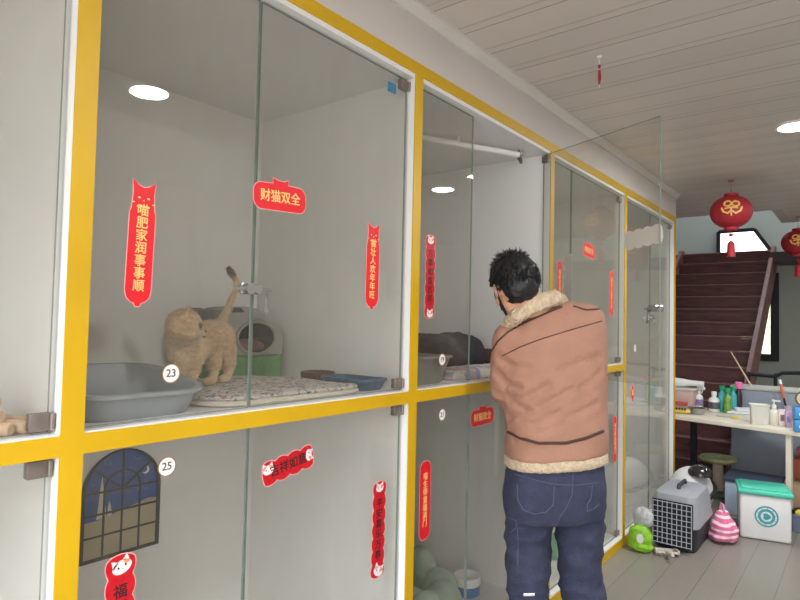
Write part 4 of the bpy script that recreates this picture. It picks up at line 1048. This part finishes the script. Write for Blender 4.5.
bottle('dark_bottle', TP(738.5, 411.5), .030, .20, mat('dark_bottle_brown', (52, 34, 38), .4, .1, 10), mat('pink_cap', (226, 110, 170), .4, .05, 10), 'dark bottle with a big pink cap', capr=.032, caph=.055)
# papers, scissors
p = TP(742, 413)
o = root('folded_cloth', p); tag(o, 'folded white cloth in the middle of the table behind the scissors', 'cloth')
b = B(); b.box(-.12, .12, -.13, .12, 0, .020, .009, M=Matrix.Translation(p) @ RZ(.2)); b.box(-.08, .10, -.16, .06, .0205, .040, .009, M=Matrix.Translation(p) @ RZ(.35)); put('cloth', b, mat('white_cloth', (222, 226, 228), .9, .03, 20, bump=.3), o)
p = TP(731, 418)
o = root('scissors', p); tag(o, 'yellow-handled scissors at the front of the table', 'scissors')
b = B()
for q in (-1, 1): b.tube([p+Vector((q*.018+.016*math.cos(a), -.03+.022*math.sin(a), .007)) for a in [2*PI*i/14 for i in range(14)]], .006, 8, closed=True)
put('handles', b, mat('yellow_plastic', (214, 186, 70)), o)
b = B(); b.box(-.006, .004, -.012, .11, .003, .006, M=Matrix.Translation(p) @ RZ(.08)); b.box(-.004, .006, -.012, .11, .006, .009, M=Matrix.Translation(p) @ RZ(-.08)); put('blades', b, m_chrome, o, smooth=False)
# wand leaning
o = root('teaser_wand', (6.06, .78, .924)); p0, p1 = onx(751, 389.5, 6.06), onx(731, 352, 6.18); p0.z = .931
tag(o, 'thin pale wand leaning up from the grey chest', 'wand')
b = B(); b.tube([p0, p1], [.008, .005], 8); put('stick', b, m_stick, o)
# white basket and pump bottle, cartons, brush, blue packs
p = TP(761, 424)
o = root('white_basket', p); tag(o, 'translucent white plastic basket left of the pump bottle', 'basket')
b = tub(B(), p.x, p.y+.01, p.z, .11, .125, .150, .015, flare=1.05, rim=.004, rz=.2); put('basket_body', b, mat('milky_plastic', (208, 206, 196), .4, .03, 10), o)
bottle('pump_bottle', TP(774, 424.5), .042, .125, mat('milky_white', (214, 208, 192), .4, .03, 10), m_white, 'cream pump bottle right of the white basket', capr=.016, caph=.022, pump=True)
def carton(x, y, w, d, h, m, label, rz=.2, bandm=None):
    p = TP(x, y); M = Matrix.Translation(p) @ RZ(rz); o = root('carton', p); tag(o, label, 'carton', 'cartons on the grooming table')
    b = B(); b.box(-d/2, d/2, -w/2, w/2, 0, h, .002, M=M); put('box', b, m, o)
    if bandm: b = B(); b.box(-d/2-.0012, -d/2-.0002, -w*.3, w*.3, h*.3, h*.7, M=M); put('printed_label', b, bandm, o, smooth=False)
carton(782, 425.5, .042, .06, .120, mat('carton_pink_white', (222, 206, 206), .6, .06, 20), 'narrow pale carton beside the cream pump bottle', bandm=m_lab)
carton(788.5, 427, .042, .06, .118, mat('carton_lilac', (186, 158, 190), .6, .06, 20), 'narrow lilac carton left of the blue packs', bandm=m_purple)
m_bp = mat('blue_pack', (62, 146, 204), .4, .08, 12)
p = TP(800, 431.5)
for k_, lb_ in enumerate(('lower blue pack at the right end of the table', 'upper blue pack, on top of the other one')):
    z_ = p.z+k_*.089; o = root('blue_pack', p+Vector((0, 0, k_*.089))); tag(o, lb_, 'pack', 'stacked blue packs')
    b = B(); b.box(-.05, .05, -.09, .06, 0, .088, .012, M=Matrix.Translation((p.x, p.y-.02, z_)) @ RZ(.2)); put('pack', b, m_bp, o)
    b = B(); b.box(-.0515, -.0502, -.06, .03, .03, .05, M=Matrix.Translation((p.x, p.y-.02, z_)) @ RZ(.2)); put('white_stripe', b, m_white, o)
z_ = p.z+.1785; o = root('round_tin', (p.x, p.y-.03, z_)); tag(o, 'round brown tin standing on the blue packs', 'tin')
c_ = Vector((p.x, p.y-.03, z_+.058)); b = B(); b.cyl(c_+Vector((-.03, 0, 0)), c_+Vector((.03, 0, 0)), .058, n=28); put('tin', b, mat('tin_brown', (96, 80, 64), .5, .15, 20), o)
b = B(); b.cyl(c_+Vector((-.034, 0, 0)), c_+Vector((-.0302, 0, 0)), .046, n=28); put('cream_lid', b, mat('tin_cream', (208, 186, 160), .5, .15, 40), o)
# orange-tipped long brush standing in a lilac cup
p = onz(786.5, 407, TZ)
o = root('brush_cup', TP(788, 418)); p = TP(788, 418); tag(o, 'small lilac cup holding a long brush', 'cup')
b = B(); b.lathe([(.024, 0), (.028, .10), (.025, .10), (.021, .006), (0, .005)], p, 18); put('cup', b, mat('lilac_cup', (190, 172, 190), .4, .05, 10), o)
o = root('long_brush', p+Vector((0, 0, .006))); tag(o, 'long brush with a black handle and orange neck standing in the cup', 'brush')
e = Vector((p.x+.02, p.y+.06, p.z+.31)); s0 = p+Vector((0, 0, .008))
b = B(); b.tube([s0, s0.lerp(e, .55)], .008, 8); put('black_handle', b, m_black, o)
b = B(); b.tube([s0.lerp(e, .5), s0.lerp(e, .9)], .011, 8); put('orange_neck', b, mat('orange_plastic', (206, 110, 84), .45, .05, 12), o)
b = B(); b.tube([s0.lerp(e, .88), e], [.013, .010], 8); put('pale_tip', b, m_white, o)

# ------------------------------------------------------------------ on the floor
# pet carrier
cr = root('pet_carrier', (4.36, .99, 0)); tag(cr, 'grey and black pet carrier with a wire door, standing on the floor', 'pet carrier')
m_cg = mat('carrier_grey', (150, 152, 158), .45, .04, 8); m_cd = mat('carrier_dark', (46, 48, 56), .5, .08, 12)
x0, x1, y0, y1 = 4.12, 4.60, .845, 1.135
b = tub(B(), (x0+x1)/2, (y0+y1)/2, .002, x1-x0-.02, y1-y0-.02, .155, .05, flare=1.03, rim=.006); put('lower_shell', b, m_cd, cr)
b = B()
def cring(k, z, xo=0): return [((x0+x1)/2+u, (y0+y1)/2+v, z) for u, v in rrect(-(x1-x0)/2*k+xo, (x1-x0)/2*k, -(y1-y0)/2*k, (y1-y0)/2*k, .05, 5)]
b.loft([cring(1.03, .160), cring(1.03, .172), cring(.98, .20), cring(.94, .29), cring(.86, .345), cring(.70, .362)]); put('upper_shell', b, m_cg, cr)
b = B(); b.tube([(4.26, .99, .352), (4.28, .99, .385), (4.44, .99, .385), (4.46, .99, .352)], .012, 8); put('handle', b, m_cd, cr)
b = B(); b.box(x0-.018, x0-.010, y0+.022, y1-.022, .035, .318, .004); dr = put('door_shade_sheet', b, mat('interior_shade', (20, 21, 25), .8, .1, 20), cr)  # dark sheet painted as the shade inside the carrier
b = B()
for i in range(9):
    y_ = y0+.03+(y1-y0-.06)*i/8; b.cyl((x0-.022, y_, .04), (x0-.022, y_, .312), .0026, n=6)
for i in range(9):
    z_ = .045+.262*i/8; b.cyl((x0-.022, y0+.028, z_), (x0-.022, y1-.028, z_), .0026, n=6)
put('wire_door', b, mat('pale_wire', (176, 180, 190), .4, .05, 10), cr)
# white carrier with black trim behind it
wc = root('white_carrier', (4.95, 1.03, 0)); tag(wc, 'rounded white carrier with black trim and dark dome lid, behind the wire-door carrier', 'pet carrier')
b = B(); b.ell((4.93, 1.06, .19), .23, .155, .19); fuse('shell', b, mat('carrier_white', (206, 206, 204), .4, .03, 8), wc, .012, 2)
b = B(); b.tube([(4.93+.235*math.cos(a), 1.06+.16*math.sin(a), .215+.05*math.cos(a)) for a in [2*PI*i/30 for i in range(30)]], .018, 8, closed=True); put('black_trim', b, m_black, wc)
b = B(); b.lathe([(.085, 0), (.082, .03), (.06, .06), (.025, .075), (0, .078)], (4.86, .98, .345), 24); put('dome_lid', b, mat('smoked_plastic', (40, 38, 36), .12, .1, 8), wc)
# lime bag and litter scoop
lb = root('lime_bag', (3.985, 1.15, 0)); tag(lb, 'lime green bag slumped against the cage bottom, left of the carrier', 'bag')
b = B(); b.ell((3.985, 1.150, .088), .055, .075, .085); b.ell((3.985, 1.150, .035), .06, .08, .035)
fuse('filled_bag', b, mat('lime_plastic', (150, 200, 50), .35, .12, 25, rgb2=(110, 176, 40)), lb, .008, 3, lumps(.008, 26))
b = B(); b.ell((4.005, 1.140, .205), .035, .065, .07); fuse('clear_neck', b, mat('clear_crinkle', (176, 178, 176), .3, .12, 40), lb, .007, 2, lumps(.010, 34, 3))
b = B(); b.prism(ellipse(0, 0, .022, .030, 16), -.002, 0, T(3.928, 1.135, .095) @ RZ(-PI/2)); put('white_print', b, m_white, lb, smooth=False)
sc = root('litter_scoop', (4.02, 1.0, 0)); tag(sc, 'pale slotted litter scoop lying on the floor before the carrier', 'scoop')
Ms = T(3.985, .985, .0) @ RZ(rd(-62)) @ RX(rd(-12))
b = B()
for i in range(6): b.box(-.062+i*.0235, -.054+i*.0235, .0, .11, .022, .030, M=Ms)
b.box(-.066, .070, .0, .010, .022, .034, M=Ms); b.box(-.066, .070, .10, .112, .022, .040, M=Ms); b.box(-.068, -.060, 0, .112, .022, .044, M=Ms); b.box(.062, .072, 0, .112, .022, .044, M=Ms)
put('slotted_blade', b, mat('scoop_pale', (208, 200, 188), .5, .03, 10), sc)
b = B(); b.tube([Ms @ Vector(q) for q in ((0, 0.004, .028), (0, -.05, .034), (0, -.12, .030))], [.011, .012, .010], 10); put('scoop_handle', b, mat('scoop_pale', (208, 200, 188)), sc)
# pink striped bag
g = NT('pink_stripes'); bs = g.n('ShaderNodeBsdfPrincipled'); g.l(bs.outputs[0], g.out.inputs[0]); bs.inputs['Roughness'].default_value = .7
tc = g.n('ShaderNodeTexCoord'); wv = g.n('ShaderNodeTexWave', bands_direction='Z'); setin(wv, Scale=9.0, Distortion=2.0); wv.inputs['Detail Scale'].default_value = .5; g.l(tc.outputs['Object'], wv.inputs['Vector'])
rp = g.n('ShaderNodeValToRGB'); rp.color_ramp.interpolation = 'CONSTANT'; rp.color_ramp.elements[0].color = (*lin((206, 104, 140)), 1); rp.color_ramp.elements[1].position = .62; rp.color_ramp.elements[1].color = (*lin((236, 200, 210)), 1)
g.l(wv.outputs['Fac'], rp.inputs[0]); g.l(rp.outputs[0], bs.inputs['Base Color'])
b = B(); b.ell((4.56, .775, .075), .12, .085, .075); b.ell((4.56, .775, .04), .13, .09, .04); b.ell((4.60, .79, .145), .06, .045, .05)
t = root('striped_bag', (4.66, .77, 0)); tag(t, 'soft pink striped bag between the carrier and the white bin', 'bag'); fuse('bag_body', b, g.m, t, .011, 4, lumps(.012, 18))
b = B(); b.tube([(4.58, .775, .185), (4.58, .78, .23), (4.62, .80, .23), (4.62, .81, .165)], .008, 8); put('strap', b, mat('pink_strap', (214, 150, 170), .7, .05, 20), t)
# white storage bin with teal lid
bn = root('storage_bin', (4.87, .54, 0)); tag(bn, 'white storage bin with teal lid and round teal emblem', 'storage bin')
p0, p1 = Vector((4.765, .405, 0)), Vector((4.700, .700, 0)); ex = (p0-p1).normalized(); en = Vector((-ex.y, ex.x, 0)); 
if en.x < 0: en = -en
MB = Matrix(((ex.x, en.x, 0, p1.x), (ex.y, en.y, 0, p1.y), (0, 0, 1, 0), (0, 0, 0, 1))); LW = (p0-p1).length
b = B(); b.box(0, LW, 0, .27, .002, .300, .018, M=MB, seg=3); put('bin_body', b, mat('bin_white', (214, 214, 212), .45, .02, 6), bn)
b = B(); b.box(-.012, LW+.012, -.012, .282, .301, .335, .012, M=MB, seg=3); b.box(.01, LW-.01, .01, .26, .332, .345, .008, M=MB); put('lid', b, mat('teal_lid', (72, 190, 162), .4, .04, 6), bn)
b = B(); m_emb = mat('emblem_teal', (46, 150, 158), .5, .05, 20); cu, cv = LW*.52, .165
b.holed(ellipse(cu, cv, .070, .070, 36), ellipse(cu, cv, .060, .060, 36), -.0015, -.0002, MB); b.holed(ellipse(cu, cv, .050, .050, 36), ellipse(cu, cv, .034, .034, 36), -.0015, -.0002, MB)
b.prism([(cu+.022*math.cos(a)*(1+.25*math.cos(3*a)), cv+.022*math.sin(a)) for a in [2*PI*i/30 for i in range(30)]], -.0015, -.0002, MB)
for i in range(10):
    a = 2*PI*i/10+.2; b.prism(ellipse(cu+.055*math.cos(a), cv+.055*math.sin(a), .0035, .0035, 8), -.0015, -.0002, MB)
put('emblem', b, m_emb, bn, smooth=False)
# cat tree
p = onz(718, 495, 0); ct = root('cat_tree', p); tag(ct, 'small cat tree with a green round top and pale post', 'cat tree')
b = B(); b.lathe([(.16, .001), (.165, .01), (.165, .032), (.15, .04), (0, .04)], p, 30); put('base', b, mat('dark_green_plush', (70, 80, 66), .95, .1, 30, bump=.4), ct)
b = B(); b.lathe([(.042, .0405), (.042, .275)], p, 20, cap=False); put('post', b, mat('beige_post', (196, 176, 158), .9, .08, 40, bump=.5, stretch=(1, 1, 8)), ct)
b = B(); b.lathe([(.05, .276), (.13, .285), (.150, .305), (.14, .328), (.09, .335), (0, .330)], p, 30); put('round_top', b, mat('green_beige_plush', (158, 160, 118), .95, .12, 26, bump=.4), ct)
# boxes behind the bin
o = root('blue_box', (5.30, .72, 0)); tag(o, 'pale blue-grey box with a dark lid behind the teal-lidded bin', 'box')
b = B(); b.box(5.22, 5.52, .52, .88, .002, .25, .006); put('box', b, mat('pale_blue_box', (168, 182, 200), .5, .04, 8), o)
b = B(); b.box(5.21, 5.53, .51, .89, .251, .290, .006); put('lid', b, mat('navy_lid', (62, 72, 92), .5, .06, 10), o)
b = B(); b.box(5.22, 5.45, .36, .50, .002, .30, .004)
one('cardboard_box', b, mat('cardboard', (150, 122, 98), .85, .06, 12), 'brown cardboard box behind the right end of the bin', 'box', (5.33, .43, 0))
p = onz(802, 531, 0)
o = root('grey_basin', p); tag(o, 'small blue-grey basin on the floor at the right edge', 'basin')
b = tub(B(), p.x, p.y, .002, .16, .17, .13, .05, flare=1.12, rim=.008); put('basin', b, mat('basin_blue_grey', (112, 124, 140), .45, .04, 8), o)
o = root('yellow_ball', (p.x, p.y, .10)); tag(o, 'black and yellow plush ball in the small basin', 'toy')
b = B(); b.ell((p.x-.01, p.y+.01, .105), .06, .062, .058); put('ball', b, m_black, o, ang=90)
b = B(); b.ell((p.x-.045, p.y+.005, .130), .030, .034, .030); put('yellow_patch', b, mat('yellow_plush', (220, 190, 60), .9, .1, 30), o, ang=90)
# things under the right end of the table
b = B(); b.box(5.62, 5.86, .26, .47, .002, .42, .004)
one('red_crate', b, mat('rust_card', (176, 96, 74), .7, .1, 10), 'rust-red crate under the right end of the table', 'crate', (5.74, .36, 0))
b = B(); b.ell((5.74, .37, .473), .09, .09, .052); o = one('pink_cushion', b, mat('pink_plush', (214, 120, 140), .9, .06, 30), 'pink cushion on the rust-red crate', 'cushion', (5.74, .37, .421), ang=90)

# ------------------------------------------------------------------ lanterns and hanging ornament
m_lan = mat('lantern_red', (160, 28, 42), .6, .1, 30, bump=.2); m_lg = mat('lantern_gold', (226, 180, 96), .4, .08, 40)
def lantern(x, y, zc, label):
    o = root('paper_lantern', (x, y, zc)); tag(o, label, 'lantern', 'red lanterns at the far end')
    R_, H_ = .142, .118
    ring = []
    for i in range(15):
        a = -PI/2+PI*i/14; r = max(.045, R_*math.cos(a)**.8 if math.cos(a) > 0 else 0); ring.append((r, H_*math.sin(a)))
    b = B(); n = 48; rings = []
    for r, z in ring: rings.append([(x+r*(1-.03*(j % 4 == 0))*math.cos(2*PI*j/n), y+r*(1-.03*(j % 4 == 0))*math.sin(2*PI*j/n), zc+z) for j in range(n)])
    b.loft(rings); put('lantern_body', b, m_lan, o, ang=70)
    b = B(); b.lathe([(.05, H_), (.05, H_+.018), (.04, H_+.02), (0, H_+.02)], (x, y, zc), 20); put('top_collar', b, m_lan, o)
    b = B(); b.lathe([(0, -H_-.02), (.045, -H_-.02), (.05, -H_)], (x, y, zc), 20); put('bottom_collar', b, m_lan, o)
    b = B(); b.cyl((x, y, zc+H_+.02), (x, y, CEIL-.012), .003, n=6); b.lathe([(.02, 0), (.02, .010), (0, .011)], (x, y, CEIL-.0112), 14); b.tube([(x+.012*math.cos(a), y, zc+H_+.04+.014*math.sin(a)) for a in [2*PI*i/12 for i in range(12)]], .002, 6, closed=True); put('hanging_cord', b, mat('cord_grey', (150, 120, 116), .6, .05, 20), o)
    # tassel
    b = B(); b.cyl((x, y, zc-H_-.02), (x, y, zc-H_-.15), .003, n=6); b.ell((x, y, zc-H_-.055), .016, .016, .012); b.lathe([(.010, 0), (.026, -.02), (.030, -.12), (0, -.12)], (x, y, zc-H_-.10), 16); tz = put('tassel', b, m_lan, o)
    # gold emblem facing the shop
    b = B(); to = (Vector((EYE.x, EYE.y, zc))-Vector((x, y, zc))).normalized(); rt = Vector((-to.y, to.x, 0))
    def sp(u, v):
        z_ = v; rr_ = R_*max(.05, math.sqrt(max(0, 1-(z_/H_)**2)))**.8; a = u/R_
        return Vector((x, y, zc+z_))+(to*math.cos(a)+rt*math.sin(a))*(rr_+.003)
    for cu_, cv_, r_ in ((-.022, .040, .024), (.030, .036, .024)): b.tube([sp(cu_+r_*math.cos(a), cv_+r_*.8*math.sin(a)) for a in [2*PI*i/16 for i in range(16)]], .0065, 6, closed=True)
    b.tube([sp(-.062, .012), sp(-.05, -.02), sp(-.02, -.032), sp(.0, -.012), sp(.03, -.034), sp(.062, -.016), sp(.07, .012)], .008, 6)
    b.tube([sp(-.04, .004), sp(0, .010), sp(.045, .004)], .006, 6); b.tube([sp(0, .01), sp(.002, -.05)], .006, 6)
    put('gold_emblem', b, m_lg, o)
p = onz(731, 180, CEIL); lantern(p.x, p.y, 2.300, 'red paper lantern with gold emblem in front of the stairs')
p = at(798, 248, 5.8); lantern(p.x, p.y, 2.285, 'red lantern partly cut off by the right edge of the photo')
p = onz(599.5, 56, CEIL); o = root('string_ornament', (p.x, p.y, 2.4)); tag(o, 'small red knotted ornament hanging from the ceiling by itself', 'ornament')
b = B(); b.cyl((p.x, p.y, CEIL-.002), (p.x, p.y, CEIL-.135), .0015, n=6); b.lathe([(.010, 0), (.010, .006), (0, .007)], (p.x, p.y, CEIL-.0075), 12); put('cord', b, m_white, o)
b = B(); b.ell((p.x, p.y, CEIL-.045), .006, .006, .010, u=10, v=8); b.tube([(p.x, p.y, CEIL-.06), (p.x+.003, p.y, CEIL-.09), (p.x, p.y, CEIL-.12)], [.005, .007, .004], 8); put('red_knot', b, m_lan, o)

# ------------------------------------------------------------------ lamps and daylight
m_lamp = emit('lamp_disc', (235, 244, 255), 9.0)
for x, y, lb_ in ((1.49, -.20, 'round white ceiling lamp nearest the entrance'), (4.04, -.18, 'round white ceiling lamp over the middle of the room'), (3.83, .30, 'round white ceiling lamp glowing at the right edge'), (6.0, -.5, 'added, unseen round white ceiling lamp brightening the far end')):  # the last lamp is added out of view to brighten the far end
    o = root('ceiling_lamp', (x, y, CEIL)); tag(o, lb_, 'ceiling lamp', 'round ceiling lamps')
    b = B(); b.lathe([(.088, -.0005), (.100, -.0005), (.100, -.010), (.088, -.012)], (x, y, CEIL), 32, cap=False); put('rim', b, m_white, o)
    b = B(); b.lathe([(.0, -.004), (.087, -.004), (.087, -.009), (0, -.009)], (x, y, CEIL), 32, cap=False); put('diffuser', b, m_lamp, o)
    ld = bpy.data.lights.new('lamp_light', 'AREA'); ld.shape = 'DISK'; ld.size = .17; ld.energy = 13; ld.color = (.95, .98, 1)
    lo = bpy.data.objects.new('lamp_light', ld); COL.objects.link(lo); lo.parent = o; lo.location = (0, 0, -.016)
w = bpy.data.worlds.new('sky'); S.world = w; w.use_nodes = True
nt = w.node_tree; bg = nt.nodes['Background']
tc = nt.nodes.new('ShaderNodeTexCoord'); sp = nt.nodes.new('ShaderNodeSeparateXYZ'); nt.links.new(tc.outputs['Generated'], sp.inputs[0])
rp = nt.nodes.new('ShaderNodeValToRGB'); 
for p_, c_ in ((0, (.42, .41, .40, 1)), (.14, (.62, .62, .62, 1)), (.45, (1.5, 1.58, 1.72, 1)), (.9, (1.9, 2.05, 2.3, 1))):
    e = rp.color_ramp.elements[0] if p_ == 0 else rp.color_ramp.elements.new(p_); e.position = p_; e.color = c_
rp.color_ramp.elements.remove(rp.color_ramp.elements[-1])
nt.links.new(sp.outputs['Z'], rp.inputs[0]); nt.links.new(rp.outputs[0], bg.inputs[0]); bg.inputs[1].default_value = 4.0
# daylight portals in the street opening and the far windows
for loc, rot, sx_, sy_ in (((-1.02, -.40, 1.23), (0, -PI/2, 0), 2.44, 3.08), ((XW-.06, 1.39, 2.68), (0, PI/2, 0), .36, .66), ((XW-.06, 1.27, 1.61), (0, PI/2, 0), 1.08, .44)):
    ld = bpy.data.lights.new('portal', 'AREA'); ld.shape = 'RECTANGLE'; ld.size = sx_; ld.size_y = sy_; ld.cycles.is_portal = True
    lo = bpy.data.objects.new('portal', ld); COL.objects.link(lo); lo.location = loc; lo.rotation_euler = rot
